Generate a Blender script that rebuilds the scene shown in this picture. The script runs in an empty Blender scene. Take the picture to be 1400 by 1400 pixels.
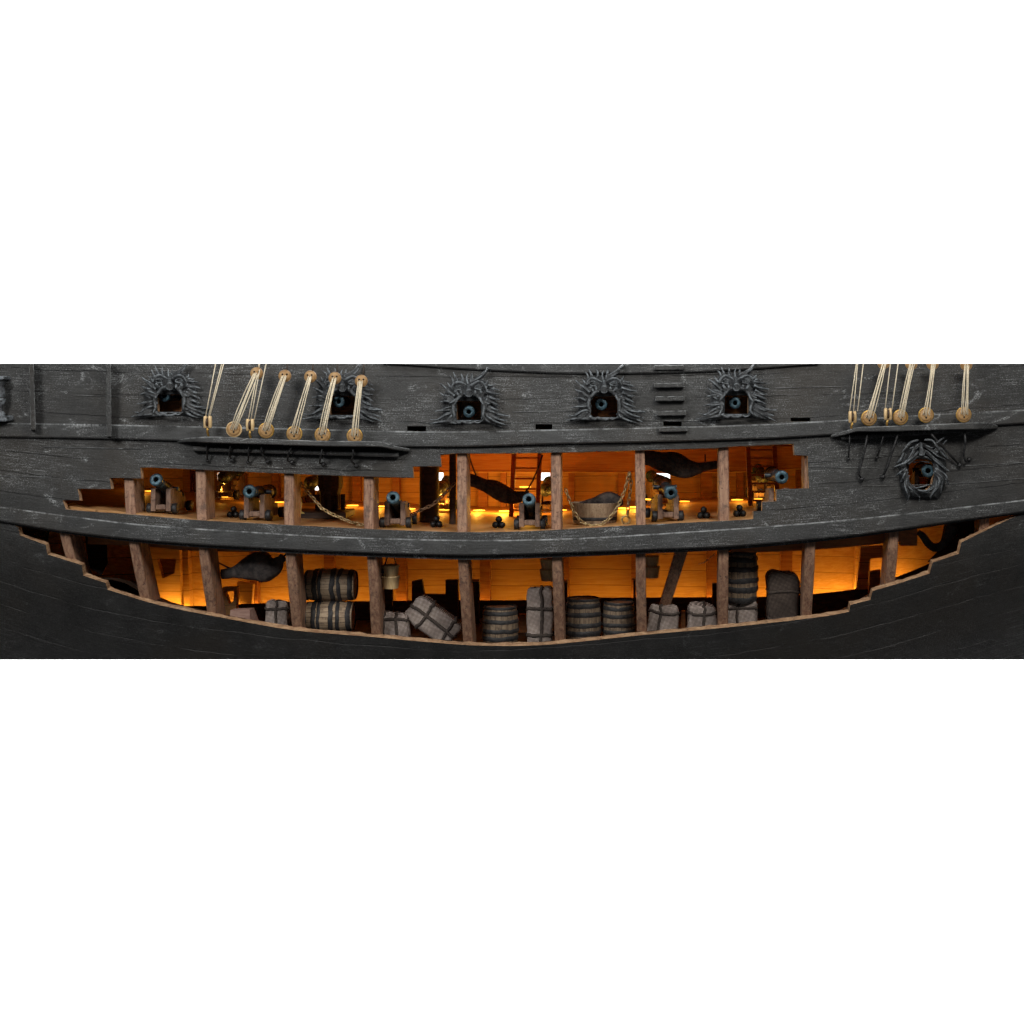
import bpy, bmesh, math, random
import numpy as np
from mathutils import Vector, Matrix, noise
from mathutils.geometry import delaunay_2d_cdt
random.seed(7)
SC = bpy.context.scene
COL = SC.collection
R = math.radians

# ------------------------------------------------------------------ camera, world, lamps, exposure
CX, CY, CZ = 1.7, -20.0, 1.6          # eye; 1 unit = 100 photo pixels at depth y = 0
VX, VY = 870.0, 540.0                 # where the optical axis meets the picture
cam_d = bpy.data.cameras.new('camera')
cam = bpy.data.objects.new('camera', cam_d); COL.objects.link(cam)
cam.location = (CX, CY, CZ); cam.rotation_euler = (R(90), 0, 0)
cam_d.sensor_width = 36; cam_d.lens = 36 * 20.0 / 14.0
cam_d.shift_x = (700 - VX) / 1400.0; cam_d.shift_y = (VY - 700) / 1400.0
cam_d.clip_start = .5; cam_d.clip_end = 200
SC.camera = cam
W_ = bpy.data.worlds.new('World'); SC.world = W_; W_.use_nodes = True
W_.node_tree.nodes['Background'].inputs[0].default_value = (.95, .97, 1, 1)
W_.node_tree.nodes['Background'].inputs[1].default_value = .06
SC.view_settings.view_transform = 'Standard'; SC.view_settings.look = 'None'
SC.view_settings.exposure = 0; SC.view_settings.gamma = 1
SC.view_settings.use_curve_mapping = False

def area(name, loc, target, sx, sy, power, color=(1, 1, 1)):
    l = bpy.data.lights.new(name, 'AREA'); l.shape = 'RECTANGLE'; l.size = sx; l.size_y = sy
    l.energy = power; l.color = color
    o = bpy.data.objects.new(name, l); COL.objects.link(o); o.location = loc
    o.rotation_euler = (Vector(target) - Vector(loc)).to_track_quat('-Z', 'Y').to_euler()
    return o
# studio soft boxes above and to either side of the camera
area('key_softbox', (7.5, -13, 11), (1, 0, .8), 5, 3.5, 2050, (1, .96, .90))
area('second_softbox', (-9.5, -14, 8.5), (-1, 0, .5), 5, 3.5, 2050, (1, .985, .96))
area('overhead_softbox', (0, -5, 13), (0, 0, 0), 14, 3, 1000, (.95, .98, 1))
# lamps that wash the white paper sweep behind the model
for lx in (-9, 9):
    area('backdrop_lamp', (lx, 8.5, 15), (lx, 17, 11.2), 14, 3, 9000)
    area('backdrop_lamp', (lx, 8.5, -15), (lx, 17, -11.2), 14, 3, 9000)

# ------------------------------------------------------------------ projection and curves
def P(px, py, y=0.0):
    s = (y - CY) / -CY
    return Vector((CX + (px - VX) / 100 * s, y, CZ + (VY - py) / 100 * s))

def curve(pts):
    xs = np.array([p[0] for p in pts], float); ys = np.array([p[1] for p in pts], float)
    d = np.diff(ys) / np.diff(xs); m = np.empty_like(ys)
    m[0] = d[0]; m[-1] = d[-1]; m[1:-1] = (d[1:] + d[:-1]) / 2
    def f(x):
        if x <= xs[0]: return float(ys[0] + m[0] * (x - xs[0]))
        if x >= xs[-1]: return float(ys[-1] + m[-1] * (x - xs[-1]))
        i = int(np.searchsorted(xs, x)) - 1
        h = xs[i + 1] - xs[i]; t = (x - xs[i]) / h
        return float((2*t**3 - 3*t*t + 1) * ys[i] + (t**3 - 2*t*t + t) * h * m[i] + (3*t*t - 2*t**3) * ys[i+1] + (t**3 - t*t) * h * m[i+1])
    return f
RIDGE = curve([(-150, 672), (0, 692.5), (86, 704), (171, 714.5), (240, 720.5), (331, 726), (400, 730.5), (500, 735), (600, 737.5), (680, 738.2), (800, 735), (880, 730.5), (980, 724), (1040, 720), (1160, 710), (1260, 699.5), (1340, 690), (1400, 683), (1550, 662)])
WB = curve([(-150, 690), (19, 718), (82, 728.5), (175, 740), (240, 746), (330, 752), (400, 756.5), (500, 761), (600, 764.5), (640, 765.3), (700, 764.3), (800, 760.5), (880, 757), (980, 752.5), (1040, 748), (1100, 742.5), (1160, 736), (1260, 722), (1330, 711.5), (1400, 702), (1550, 680)])
D1 = curve([(-150, 665), (0, 684), (90, 696.5), (180, 703.5), (270, 711), (390, 717.5), (500, 723), (600, 726.8), (640, 727.6), (700, 727), (750, 725), (800, 722), (870, 718), (971, 713), (1030, 709.7), (1160, 698), (1400, 671), (1550, 650)])
U1 = curve([(-150, 576.5), (0, 578), (160, 580.5), (300, 583.5), (450, 587), (560, 589.5), (650, 589.5), (740, 587.5), (860, 585), (980, 582), (1060, 579), (1160, 573.5), (1260, 567), (1400, 560), (1550, 552)])
U2 = curve([(-150, 595), (0, 597.5), (160, 600.5), (300, 604.5), (450, 608.5), (560, 611), (650, 610.5), (740, 607.5), (860, 605), (980, 602), (1060, 599), (1130, 595), (1260, 588), (1360, 581.5), (1400, 579), (1550, 569)])
TR = curve([(480, 494.5), (560, 499.5), (640, 505), (700, 508), (760, 510.3), (840, 511), (940, 509), (1000, 506.3), (1060, 502.3), (1110, 498.3), (1150, 495)])
EE = curve([(-120, 690), (19, 722), (100, 770), (190, 819), (240, 832), (280, 840), (360, 855), (400, 861.5), (500, 870), (600, 879), (650, 882.5), (740, 882), (800, 876.5), (880, 868), (980, 859), (1040, 853), (1100, 846), (1160, 836), (1220, 803), (1300, 765), (1400, 702), (1520, 650)])
TOP, BOT, XL, XR = 497.0, 902.0, -130, 1530

def H(px, py):                        # depth of the outer skin of the near hull
    u = (px - 680) / 720
    b = .8 * abs(u) ** 2.5
    t = (py - WB(px)) / 100
    if t > 0: b += .38 * t ** 1.5 * (1 + .25 * u * u)
    else: b += .10 * max(0, -t - .3) ** 1.3
    return b
def HP(px, py, d=0.0): return P(px, py, H(px, py) + d)
def HN(px, py):                       # inward normal of the hull skin
    a = HP(px + 1, py) - HP(px - 1, py); b = HP(px, py + 1) - HP(px, py - 1)
    n = a.cross(b); n.normalize()
    return n if n.y > 0 else -n
def FY(x, z):                         # depth of the inner face of the far hull
    px = 700 + 100 * x; u = (px - 680) / 720
    t = -(z - (700 - WB(px)) / 100)
    b = 4.95 - .75 * abs(u) ** 2.5
    if t > 0: b -= .30 * t ** 1.5
    return max(b, 3.75)
def FP(px, py, d=0.0):                # the point of the far hull seen at a pixel, d in front of it
    y = 4.8
    for _ in range(6):
        p = P(px, py, y); y = FY(p.x, p.z) - d
    return P(px, py, y)
def gun_z(x): return P(700 + 100 * x, D1(700 + 100 * x) + 1.2, .15).z
BRD = [(236, 829), (290, 829), (330, 826.5), (400, 823.8), (510, 822.3), (600, 821.3), (720, 821), (780, 818.5), (980, 817), (1060, 816), (1120, 812), (1190, 801.5), (1230, 788), (1290, 763)]
brd = curve(BRD)
def hold_z(x, y=.8):                  # the hold floor dips from the near bilge towards the middle
    px = 700 + 100 * x; pc = min(1250, max(130, px))
    zn = P(pc, EE(pc) + 6, .8).z
    xs = VX + (x - CX) * 100 / 1.2
    zf = P(xs, brd(min(1290, max(236, xs))), 4.0).z - .27
    f = min(1, max(0, (y - 1.1) / 1.6)); f = f * f * (3 - 2 * f)
    return zn + (min(zn, zf) - zn) * f

# ------------------------------------------------------------------ mesh builder
class MB:
    def __init__(s): s.v = []; s.f = []; s.m = []; s.sm = []; s.uv = []; s.w = []
    def add(s, vs, fs, mat=0, smooth=False, uv=None, wear=None):
        o = len(s.v); s.v += [Vector(q) for q in vs]
        s.uv += list(uv) if uv else [None] * len(vs)
        s.w += list(wear) if wear else [0.0] * len(vs)
        for f in fs: s.f.append(tuple(o + i for i in f)); s.m.append(mat); s.sm.append(smooth)
    def tube(s, pts, rad, n=8, mat=0, wear=False, flat=1.0, closed=False):
        pts = [Vector(q) for q in pts]; k = len(pts)
        if not hasattr(rad, '__len__'): rad = [rad] * k
        vs = []; ws = []; up = None
        for i, p in enumerate(pts):
            if closed: t = pts[(i + 1) % k] - pts[i - 1]
            else: t = pts[min(i + 1, k - 1)] - pts[max(i - 1, 0)]
            t.normalize()
            if up is None: up = Vector((0, -1, 0)) if abs(t.y) < .9 else Vector((1, 0, 0))
            a = t.cross(up)
            if a.length < 1e-5: a = t.cross(Vector((1, 0, .3)))
            a.normalize(); up = a.cross(t); up.normalize()
            for j in range(n):
                th = 2 * math.pi * j / n
                vs.append(p + (a * math.cos(th) + up * math.sin(th) * flat) * rad[i])
                ws.append(max(0, math.sin(th)) if wear else 0)
        fs = []
        for i in range(k if closed else k - 1):
            i2 = (i + 1) % k
            for j in range(n):
                fs.append((i*n + j, i*n + (j+1) % n, i2*n + (j+1) % n, i2*n + j))
        if not closed: fs += [tuple(range(n))[::-1], tuple((k-1)*n + j for j in range(n))]
        s.add(vs, fs, mat, True, wear=ws)
    def lathe(s, prof, M=None, n=24, mat=0, smooth=True, cap=True):
        M = M or Matrix(); vs = []
        for r, z in prof:
            for j in range(n):
                th = 2 * math.pi * j / n
                vs.append(M @ Vector((r * math.cos(th), r * math.sin(th), z)))
        k = len(prof); fs = []
        for i in range(k - 1):
            for j in range(n): fs.append((i*n + j, i*n + (j+1) % n, (i+1)*n + (j+1) % n, (i+1)*n + j))
        s.add(vs, fs, mat, smooth)
        if cap:
            s.add(vs[:n], [tuple(range(n))[::-1]], mat); s.add(vs[-n:], [tuple(range(n))], mat)
    def box(s, c, size, M=None, bev=.012, mat=0):
        bm = bmesh.new(); bmesh.ops.create_cube(bm, size=1)
        for v in bm.verts: v.co = Vector((v.co.x * size[0], v.co.y * size[1], v.co.z * size[2]))
        if bev: bmesh.ops.bevel(bm, geom=bm.edges[:], offset=min(bev, min(size) * .3), segments=1, affect='EDGES')
        bm.verts.index_update(); M = M or Matrix()
        s.add([M @ (v.co + Vector(c)) for v in bm.verts], [tuple(v.index for v in f.verts) for f in bm.faces], mat); bm.free()
    def prism(s, a, b, mat=0, side=None, uv=None):      # two matching outlines
        n = len(a); side = mat if side is None else side
        s.add(a, [tuple(range(n))], mat, uv=uv); s.add(b, [tuple(range(n))[::-1]], mat, uv=uv)
        s.add(list(a) + list(b), [(i, n + i, n + (i+1) % n, (i+1) % n) for i in range(n)], side, uv=(list(uv) * 2 if uv else None))
    def sweep(s, rings, mat=0, smooth=False, uvs=None, wear=None, cap=True):   # rings of equal count, closed section
        n = len(rings[0]); k = len(rings)
        for j in range(n):                               # one strip per section edge keeps edges crisp
            j2 = (j + 1) % n; vs = []; uv = []; ws = []
            for i in range(k):
                vs += [rings[i][j], rings[i][j2]]
                if uvs: uv += [uvs[i][j], uvs[i][j2]]
                if wear: ws += [wear[j], wear[j2]]
            s.add(vs, [(2*i, 2*i + 1, 2*i + 3, 2*i + 2) for i in range(k - 1)], mat, True, uv or None, ws or None)
        if cap:
            s.add(rings[0], [tuple(range(n))[::-1]], mat, uv=uvs[0] if uvs else None)
            s.add(rings[-1], [tuple(range(n))], mat, uv=uvs[-1] if uvs else None)
    def build(s, name, mats, parent=None, origin=None, clip=False):
        if not isinstance(mats, (list, tuple)): mats = [mats]
        me = bpy.data.meshes.new(name)
        o0 = Vector(origin) if origin is not None else (parent_world(parent) if parent else Vector())
        me.from_pydata([q - o0 for q in s.v], [], s.f)
        for m in mats: me.materials.append(m)
        me.polygons.foreach_set('material_index', s.m); me.polygons.foreach_set('use_smooth', s.sm)
        if any(q is not None for q in s.uv):
            ul = me.uv_layers.new(name='UVMap')
            li = np.empty(len(me.loops), int); me.loops.foreach_get('vertex_index', li)
            arr = np.array([q if q is not None else (0, 0) for q in s.uv], float)[li]
            ul.data.foreach_set('uv', arr.ravel())
        if any(s.w):
            at = me.attributes.new('wear', 'FLOAT', 'POINT'); at.data.foreach_set('value', s.w)
        bm = bmesh.new(); bm.from_mesh(me)
        if clip:                                         # nothing rises above the sawn top of the section
            n = Vector((0, -(VY - TOP) / 2000, 1)).normalized()
            c = Vector((CX, CY, CZ)) - o0
            n = Vector((0, -(VY - TOP) / 100 / -CY, 1)).normalized()
            r = bmesh.ops.bisect_plane(bm, geom=bm.verts[:] + bm.edges[:] + bm.faces[:], plane_co=c, plane_no=n, clear_outer=True)
            ed = [e for e in r['geom_cut'] if isinstance(e, bmesh.types.BMEdge)]
            if ed: bmesh.ops.holes_fill(bm, edges=ed, sides=0)
        bmesh.ops.recalc_face_normals(bm, faces=bm.faces[:]) if not getattr(s, 'keep', False) else None
        bm.to_mesh(me); bm.free()
        ob = bpy.data.objects.new(name, me); COL.objects.link(ob)
        if parent: ob.parent = parent
        if origin is not None and not parent: ob.location = origin
        return ob
def parent_world(o):
    v = Vector()
    while o: v += o.location; o = o.parent
    return v
def thing(name, label, cat, loc=(0, 0, 0), group=None):
    o = bpy.data.objects.new(name, None); COL.objects.link(o); o.location = loc
    o.empty_display_size = .2
    return tag(o, label, cat, group)
def tag(o, label, cat, group=None):
    o['label'] = label; o['category'] = cat
    if group: o['group'] = group
    return o
def copy_tree(o, parent=None):
    c = o.copy(); COL.objects.link(c)
    if parent: c.parent = parent
    for ch in [q for q in COL.objects if q.parent == o]: copy_tree(ch, c)
    return c

# ------------------------------------------------------------------ materials
class NT:
    def __init__(s, name):
        s.mat = bpy.data.materials.new(name); s.mat.use_nodes = True
        s.t = s.mat.node_tree; s.b = s.t.nodes['Principled BSDF']
    def n(s, typ, **kw):
        nd = s.t.nodes.new(typ)
        for k, v in kw.items():
            if k.startswith('i_'): nd.inputs[k[2:].replace('_', ' ')].default_value = v
            else: setattr(nd, k, v)
        return nd
    def l(s, a, b): s.t.links.new(a, b)
    def math(s, op, a, b=None, clamp=False):
        nd = s.n('ShaderNodeMath', operation=op, use_clamp=clamp)
        for i, q in enumerate((a, b)):
            if q is None: continue
            if isinstance(q, (int, float)): nd.inputs[i].default_value = q
            else: s.l(q, nd.inputs[i])
        return nd.outputs[0]
    def ramp(s, fac, lo, hi, a=0.0, b=1.0):
        nd = s.n('ShaderNodeMapRange', interpolation_type='SMOOTHSTEP')
        nd.inputs[1].default_value = lo; nd.inputs[2].default_value = hi
        nd.inputs[3].default_value = a; nd.inputs[4].default_value = b
        s.l(fac, nd.inputs[0]); return nd.outputs[0]
    def mix(s, fac, a, b):
        nd = s.n('ShaderNodeMix', data_type='RGBA')
        for idx, q in ((0, fac), (6, a), (7, b)):
            if isinstance(q, (int, float)): nd.inputs[idx].default_value = q
            elif isinstance(q, tuple): nd.inputs[idx].default_value = (*q, 1)
            else: s.l(q, nd.inputs[idx])
        return nd.outputs[2]
    def coord(s, kind='Object', scale=(1, 1, 1), obj_random=False):
        tc = s.n('ShaderNodeTexCoord'); mp = s.n('ShaderNodeMapping'); mp.inputs['Scale'].default_value = scale
        s.l(tc.outputs[kind], mp.inputs['Vector'])
        if obj_random:
            oi = s.n('ShaderNodeObjectInfo'); cm = s.n('ShaderNodeCombineXYZ')
            r = s.math('MULTIPLY', oi.outputs['Random'], 37.0)
            for i in range(3): s.l(r, cm.inputs[i])
            s.l(cm.outputs[0], mp.inputs['Location'])
        return mp.outputs[0]
    def noise(s, vec, scale=1, detail=4, rough=.55, dist=0):
        nd = s.n('ShaderNodeTexNoise'); s.l(vec, nd.inputs['Vector'])
        nd.inputs['Scale'].default_value = scale; nd.inputs['Detail'].default_value = detail
        nd.inputs['Roughness'].default_value = rough; nd.inputs['Distortion'].default_value = dist
        return nd.outputs['Fac']
    def bump(s, h, strength=.3, dist=.02):
        nd = s.n('ShaderNodeBump'); nd.inputs['Strength'].default_value = strength; nd.inputs['Distance'].default_value = dist
        s.l(h, nd.inputs['Height']); s.l(nd.outputs[0], s.b.inputs['Normal'])
    def set(s, color=None, rough=None, spec=None, metal=None):
        for k, q in (('Base Color', color), ('Roughness', rough), ('Specular IOR Level', spec), ('Metallic', metal)):
            if q is None: continue
            if isinstance(q, tuple): s.b.inputs[k].default_value = (*q, 1)
            elif isinstance(q, (int, float)): s.b.inputs[k].default_value = q
            else: s.l(q, s.b.inputs[k])
        return s.mat

def black_paint(name, uv=True, plank=True, base=(.0185, .0185, .018), dry=(.36, .375, .38), amt=.72, patchy=1.0, carve=False):
    m = NT(name)
    kind = 'UV' if uv else 'Object'
    c1 = m.coord(kind, (1, 1, 1))
    streak = m.noise(m.coord(kind, (3, 70, 1) if uv else (14, 14, 45)), 1, 6, .7)
    grain = m.noise(m.coord(kind, (9, 120, 1) if uv else (40, 40, 90)), 1, 4, .7)
    patch = m.noise(m.coord(kind, (.75, 1.3, 1) if uv else (1, 1, 1)), 1, 5, .62, .5)
    fine = m.noise(m.coord(kind, (42, 70, 1) if uv else (60, 60, 60)), 1, 4, .75)
    speck = m.noise(c1, 60, 3, .7)
    tone = m.mix(m.ramp(m.noise(c1, 2.3, 6, .65), .3, .7), tuple(q * .5 for q in base), tuple(q * 1.55 for q in base))
    tone = m.mix(m.ramp(m.noise(c1, .8, 3, .5), .45, .7), tone, tuple(q * k for q, k in zip(base, (1.35, 1.15, .95))))
    tone = m.mix(m.math('MULTIPLY', m.ramp(fine, .42, .6), .55), tone, tuple(q * 2.0 for q in base))
    d1 = m.math('MULTIPLY', m.ramp(streak, .50, .66), m.ramp(patch, .43, .66, .12, 1))
    d1 = m.math('MULTIPLY', d1, m.ramp(fine, .44, .56, .05, 1))
    d2 = m.math('MULTIPLY', m.ramp(speck, .59, .65), m.ramp(patch, .40, .62, .10, 1))
    big = m.math('MULTIPLY', m.ramp(m.noise(m.coord(kind, (2.2, 3.4, 1) if uv else (2, 2, 2)), 1, 5, .75, .8), .57, .70), m.ramp(fine, .45, .55))
    d = m.math('MULTIPLY', m.math('MAXIMUM', m.math('MAXIMUM', d1, d2), big), patchy)
    if uv and plank:                     # the bottom was hardly dry-brushed
        su = m.n('ShaderNodeSeparateXYZ'); m.l(c1, su.inputs[0])
        d = m.math('MULTIPLY', d, m.ramp(su.outputs[1], .55, 1.0, 1, .30))
    h = m.math('ADD', m.math('ADD', m.math('MULTIPLY', streak, .6), m.math('MULTIPLY', grain, .4)), m.math('MULTIPLY', fine, .6))
    col = tone
    at = m.n('ShaderNodeAttribute', attribute_name='wear')
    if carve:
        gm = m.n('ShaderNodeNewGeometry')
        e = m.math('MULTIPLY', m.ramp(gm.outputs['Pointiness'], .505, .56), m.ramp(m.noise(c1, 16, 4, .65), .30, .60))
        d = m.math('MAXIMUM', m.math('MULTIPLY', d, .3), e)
        col = m.mix(m.ramp(gm.outputs['Pointiness'], .44, .495, .9, 0), col, (.008, .008, .008))  # recess shade painted into the colour of the creases
    elif uv:
        e = m.math('MULTIPLY', at.outputs['Fac'], m.ramp(m.noise(m.coord(kind, (2.6, 11, 1)), 1, 6, .75), .38, .66))
        d = m.math('MAXIMUM', d, m.math('MULTIPLY', e, .95))
    else:
        e = m.math('MULTIPLY', m.ramp(at.outputs['Fac'], .45, 1), m.ramp(m.noise(c1, 14, 3, .6), .34, .62))
        d = m.math('MAXIMUM', m.math('MULTIPLY', d, .5), e)
    col = m.mix(m.math('MULTIPLY', d, amt, True), col, dry)
    if plank:
        sx = m.n('ShaderNodeSeparateXYZ'); m.l(c1, sx.inputs[0])
        vv = m.math('ADD', m.math('DIVIDE', sx.outputs[1], .31), m.math('MULTIPLY', m.noise(c1, 2, 3), .22))
        fr = m.math('FRACT', vv)
        g = m.ramp(m.math('ABSOLUTE', m.math('SUBTRACT', fr, .5)), .475, .495)
        g = m.math('MULTIPLY', g, m.ramp(m.noise(m.coord(kind, (.8, 6, 1)), 1, 3), .38, .56))
        col = m.mix(m.math('MULTIPLY', g, .7), col, (.01, .01, .01))
        h = m.math('SUBTRACT', h, m.math('MULTIPLY', g, .8))
    m.bump(h, .8, .02)
    return m.set(col, m.ramp(streak, .3, .7, .55, .40), .42)

def wood(name, c1, c2, grain=(1.5, 22, 22), plank=None, bump=.25, rough=.6, dirt=None, spec=.3, rnd=True, kind='Object', gap=.6, lines=False):
    m = NT(name)
    v = m.coord(kind, grain, rnd)
    g = m.noise(v, 1, 5, .62, .6); fine = m.noise(m.coord(kind, tuple(q * 3.2 for q in grain), rnd), 1, 3, .6)
    f = m.math('ADD', m.math('MULTIPLY', g, .7), m.math('MULTIPLY', fine, .3))
    col = m.mix(m.ramp(f, .34, .66), c1, c2)
    h = f
    if dirt:
        dn = m.noise(m.coord(kind, (9, 9, 9), rnd), 1, 6, .72)
        col = m.mix(m.ramp(dn, .5, .68, 0, .75), col, dirt)
        sp = m.noise(m.coord(kind, (34, 34, 34), rnd), 1, 3, .7)
        col = m.mix(m.ramp(sp, .6, .7, 0, .8), col, tuple(q * .35 for q in dirt))
        h = m.math('SUBTRACT', h, m.math('MULTIPLY', m.ramp(sp, .55, .7), .5))
    if plank:
        ax, w = plank
        c = m.coord(kind); sx = m.n('ShaderNodeSeparateXYZ'); m.l(c, sx.inputs[0])
        q = m.math('DIVIDE', m.math('ADD', sx.outputs[ax], m.math('MULTIPLY', m.noise(m.coord(kind, (.5, .5, .5)), 1, 2), .10)), w)
        fr = m.math('FRACT', q); fl = m.math('FLOOR', q)
        wn = m.n('ShaderNodeTexWhiteNoise', noise_dimensions='1D'); m.l(fl, wn.inputs['W'])
        col = m.mix(m.math('MULTIPLY', wn.outputs['Value'], .38), col, tuple(a * .55 for a in c1))
        gl = m.ramp(m.math('ABSOLUTE', m.math('SUBTRACT', fr, .5)), .465, .495)
        col = m.mix(m.math('MULTIPLY', gl, gap), col, tuple(a * .12 for a in c1))
        h = m.math('SUBTRACT', h, gl)
    m.bump(h, bump, .02)
    return m.set(col, rough, spec)

def emit(name, color, strength):
    m = NT(name); m.b.inputs['Base Color'].default_value = (.8, .7, .5, 1)
    m.b.inputs['Emission Color'].default_value = (*color, 1); m.b.inputs['Emission Strength'].default_value = strength
    return m.mat

M_hull = black_paint('hull black paint')
M_wale = black_paint('wale black paint', plank=False, base=(.020, .0205, .0205), amt=.65)
M_trim = black_paint('trim black paint', uv=False, plank=False)
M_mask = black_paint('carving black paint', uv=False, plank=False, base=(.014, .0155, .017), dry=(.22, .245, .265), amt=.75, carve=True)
M_raw = wood('sawn pale wood', (.46, .30, .175), (.22, .12, .065), (6, 20, 20), dirt=(.09, .05, .03), bump=.4)
M_rib = wood('weathered rib wood', (.345, .205, .13), (.155, .078, .05), (26, 26, 2.2), dirt=(.085, .055, .042), bump=.6)
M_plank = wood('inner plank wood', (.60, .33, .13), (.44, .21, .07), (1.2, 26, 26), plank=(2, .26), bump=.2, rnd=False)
M_beam = wood('red brown beam wood', (.36, .145, .05), (.24, .08, .025), (1.2, 20, 26), bump=.2)
M_deck = wood('deck plank wood', (.50, .27, .11), (.32, .15, .05), (1.2, 24, 24), plank=(1, .2), bump=.2, rnd=False)
M_darkwood = wood('dark stained wood', (.065, .035, .02), (.028, .015, .01), (2, 20, 20), bump=.3)
M_carriage = wood('carriage wood', (.24, .155, .11), (.11, .065, .048), (14, 14, 4), dirt=(.05, .035, .03), bump=.5)
M_stave = wood('stave wood', (.38, .285, .19), (.20, .14, .09), (24, 24, 2), dirt=(.09, .065, .045), bump=.4)
M_stave2 = wood('dark stave wood', (.22, .165, .11), (.11, .075, .05), (24, 24, 2), dirt=(.05, .036, .026), bump=.4)
M_endwood = wood('barrel head wood', (.30, .17, .11), (.18, .09, .055), (3, 20, 20), bump=.3)
M_pale = wood('pale block wood', (.62, .45, .24), (.45, .30, .14), (20, 20, 3), bump=.25, rough=.45)
M_eye = wood('deadeye wood', (.38, .235, .105), (.25, .14, .055), (6, 6, 22), bump=.25, rough=.42)
M_box = wood('reddish box wood', (.30, .19, .15), (.18, .10, .08), (3, 20, 20), bump=.3)

def simple(name, c1, c2, scale=9, rough=.5, metal=0, bump=.3, spec=.4, detail=4, lo=.35, hi=.65):
    m = NT(name); v = m.coord('Object', (1, 1, 1), True); n_ = m.noise(v, scale, detail, .65)
    m.bump(m.noise(v, scale * 3, 3, .6), bump, .012)
    return m.set(m.mix(m.ramp(n_, lo, hi), c1, c2), rough, spec, metal)
M_bronze = simple('blue patina bronze', (.016, .032, .042), (.058, .115, .148), 16, .42, .35, .35)
M_gunmetal = simple('dark gun barrel', (.022, .026, .03), (.05, .065, .078), 12, .42, .4, .3)
M_bore = simple('black bore', (.003, .003, .003), (.006, .006, .006), 5, .9)
M_iron = simple('black iron', (.012, .012, .013), (.045, .045, .047), 22, .5, .5, .5)
M_ball = simple('iron shot', (.008, .0075, .007), (.02, .018, .017), 14, .45, .4, .3)
M_leather = simple('dark hammock cloth', (.030, .026, .026), (.08, .066, .06), 9, .75, 0, 1.0, .25)
M_tar = simple('tarred hoop', (.012, .012, .013), (.032, .03, .03), 18, .6, 0, .8)
M_brass = simple('old brass chain', (.26, .18, .08), (.55, .43, .24), 30, .35, .75, .3)
M_brassring = simple('gilded ring', (.55, .33, .08), (.35, .2, .05), 12, .35, .6, .2)
M_rustchain = simple('brown chain', (.10, .055, .03), (.22, .13, .07), 30, .5, .5, .3)
M_rope = simple('cream rope', (.78, .69, .52), (.55, .46, .32), 60, .8, 0, .9)
M_darkrope = simple('dark cord', (.03, .022, .018), (.065, .05, .04), 60, .8, 0, .8)
M_iyellow = simple('yellow tackle', (.75, .62, .25), (.6, .45, .15), 10, .5)
def burlap(name, c1, c2, s=62):
    m = NT(name); v = m.coord('Object', (1, 1, 1))
    rot = m.n('ShaderNodeMapping'); rot.inputs['Rotation'].default_value = (0, R(8), 0); m.l(v, rot.inputs[0])
    def wv(d):
        w = m.n('ShaderNodeTexWave', wave_type='BANDS', bands_direction=d); w.inputs['Scale'].default_value = s / 6.28 * 1.75; w.inputs['Distortion'].default_value = .6
        w.inputs['Detail'].default_value = 1
        m.l(rot.outputs[0], w.inputs[0]); return w.outputs['Fac']
    weave = m.math('MULTIPLY', wv('X'), wv('Z'))
    pat = m.noise(m.coord('Object', (1, 1, 1), True), 4, 5, .6)
    col = m.mix(m.ramp(pat, .35, .65), c2, c1)
    col = m.mix(m.ramp(weave, .1, .55, .95, 0), col, tuple(q * .22 for q in c2))
    m.bump(m.math('ADD', weave, m.math('MULTIPLY', pat, 1.5)), .5, .02)
    return m.set(col, .9, .15)
M_burlap = burlap('grey burlap', (.74, .62, .55), (.42, .34, .30))
M_sack = burlap('brown burlap', (.15, .115, .095), (.085, .065, .055))
M_led = emit('warm lamp strip', (1, .52, .07), 34)
M_led2 = emit('warm floor lamp', (1, .42, .03), 2.4)
m_ = NT('white paper'); M_paper = m_.set((.9, .9, .9), .9, .1)

# ------------------------------------------------------------------ setting: the white paper sweep
bd = MB()
bd.box((0, 17.2, 0), (90, .3, 90), None, 0)
back = bd.build('backdrop', M_paper); back['kind'] = 'structure'; back['label'] = 'plain white paper backdrop behind the ship model'

# ------------------------------------------------------------------ the ship model
ship = thing('model_ship', 'black wooden sailing ship model with two long cutaway openings glowing orange inside', 'ship model')

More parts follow.
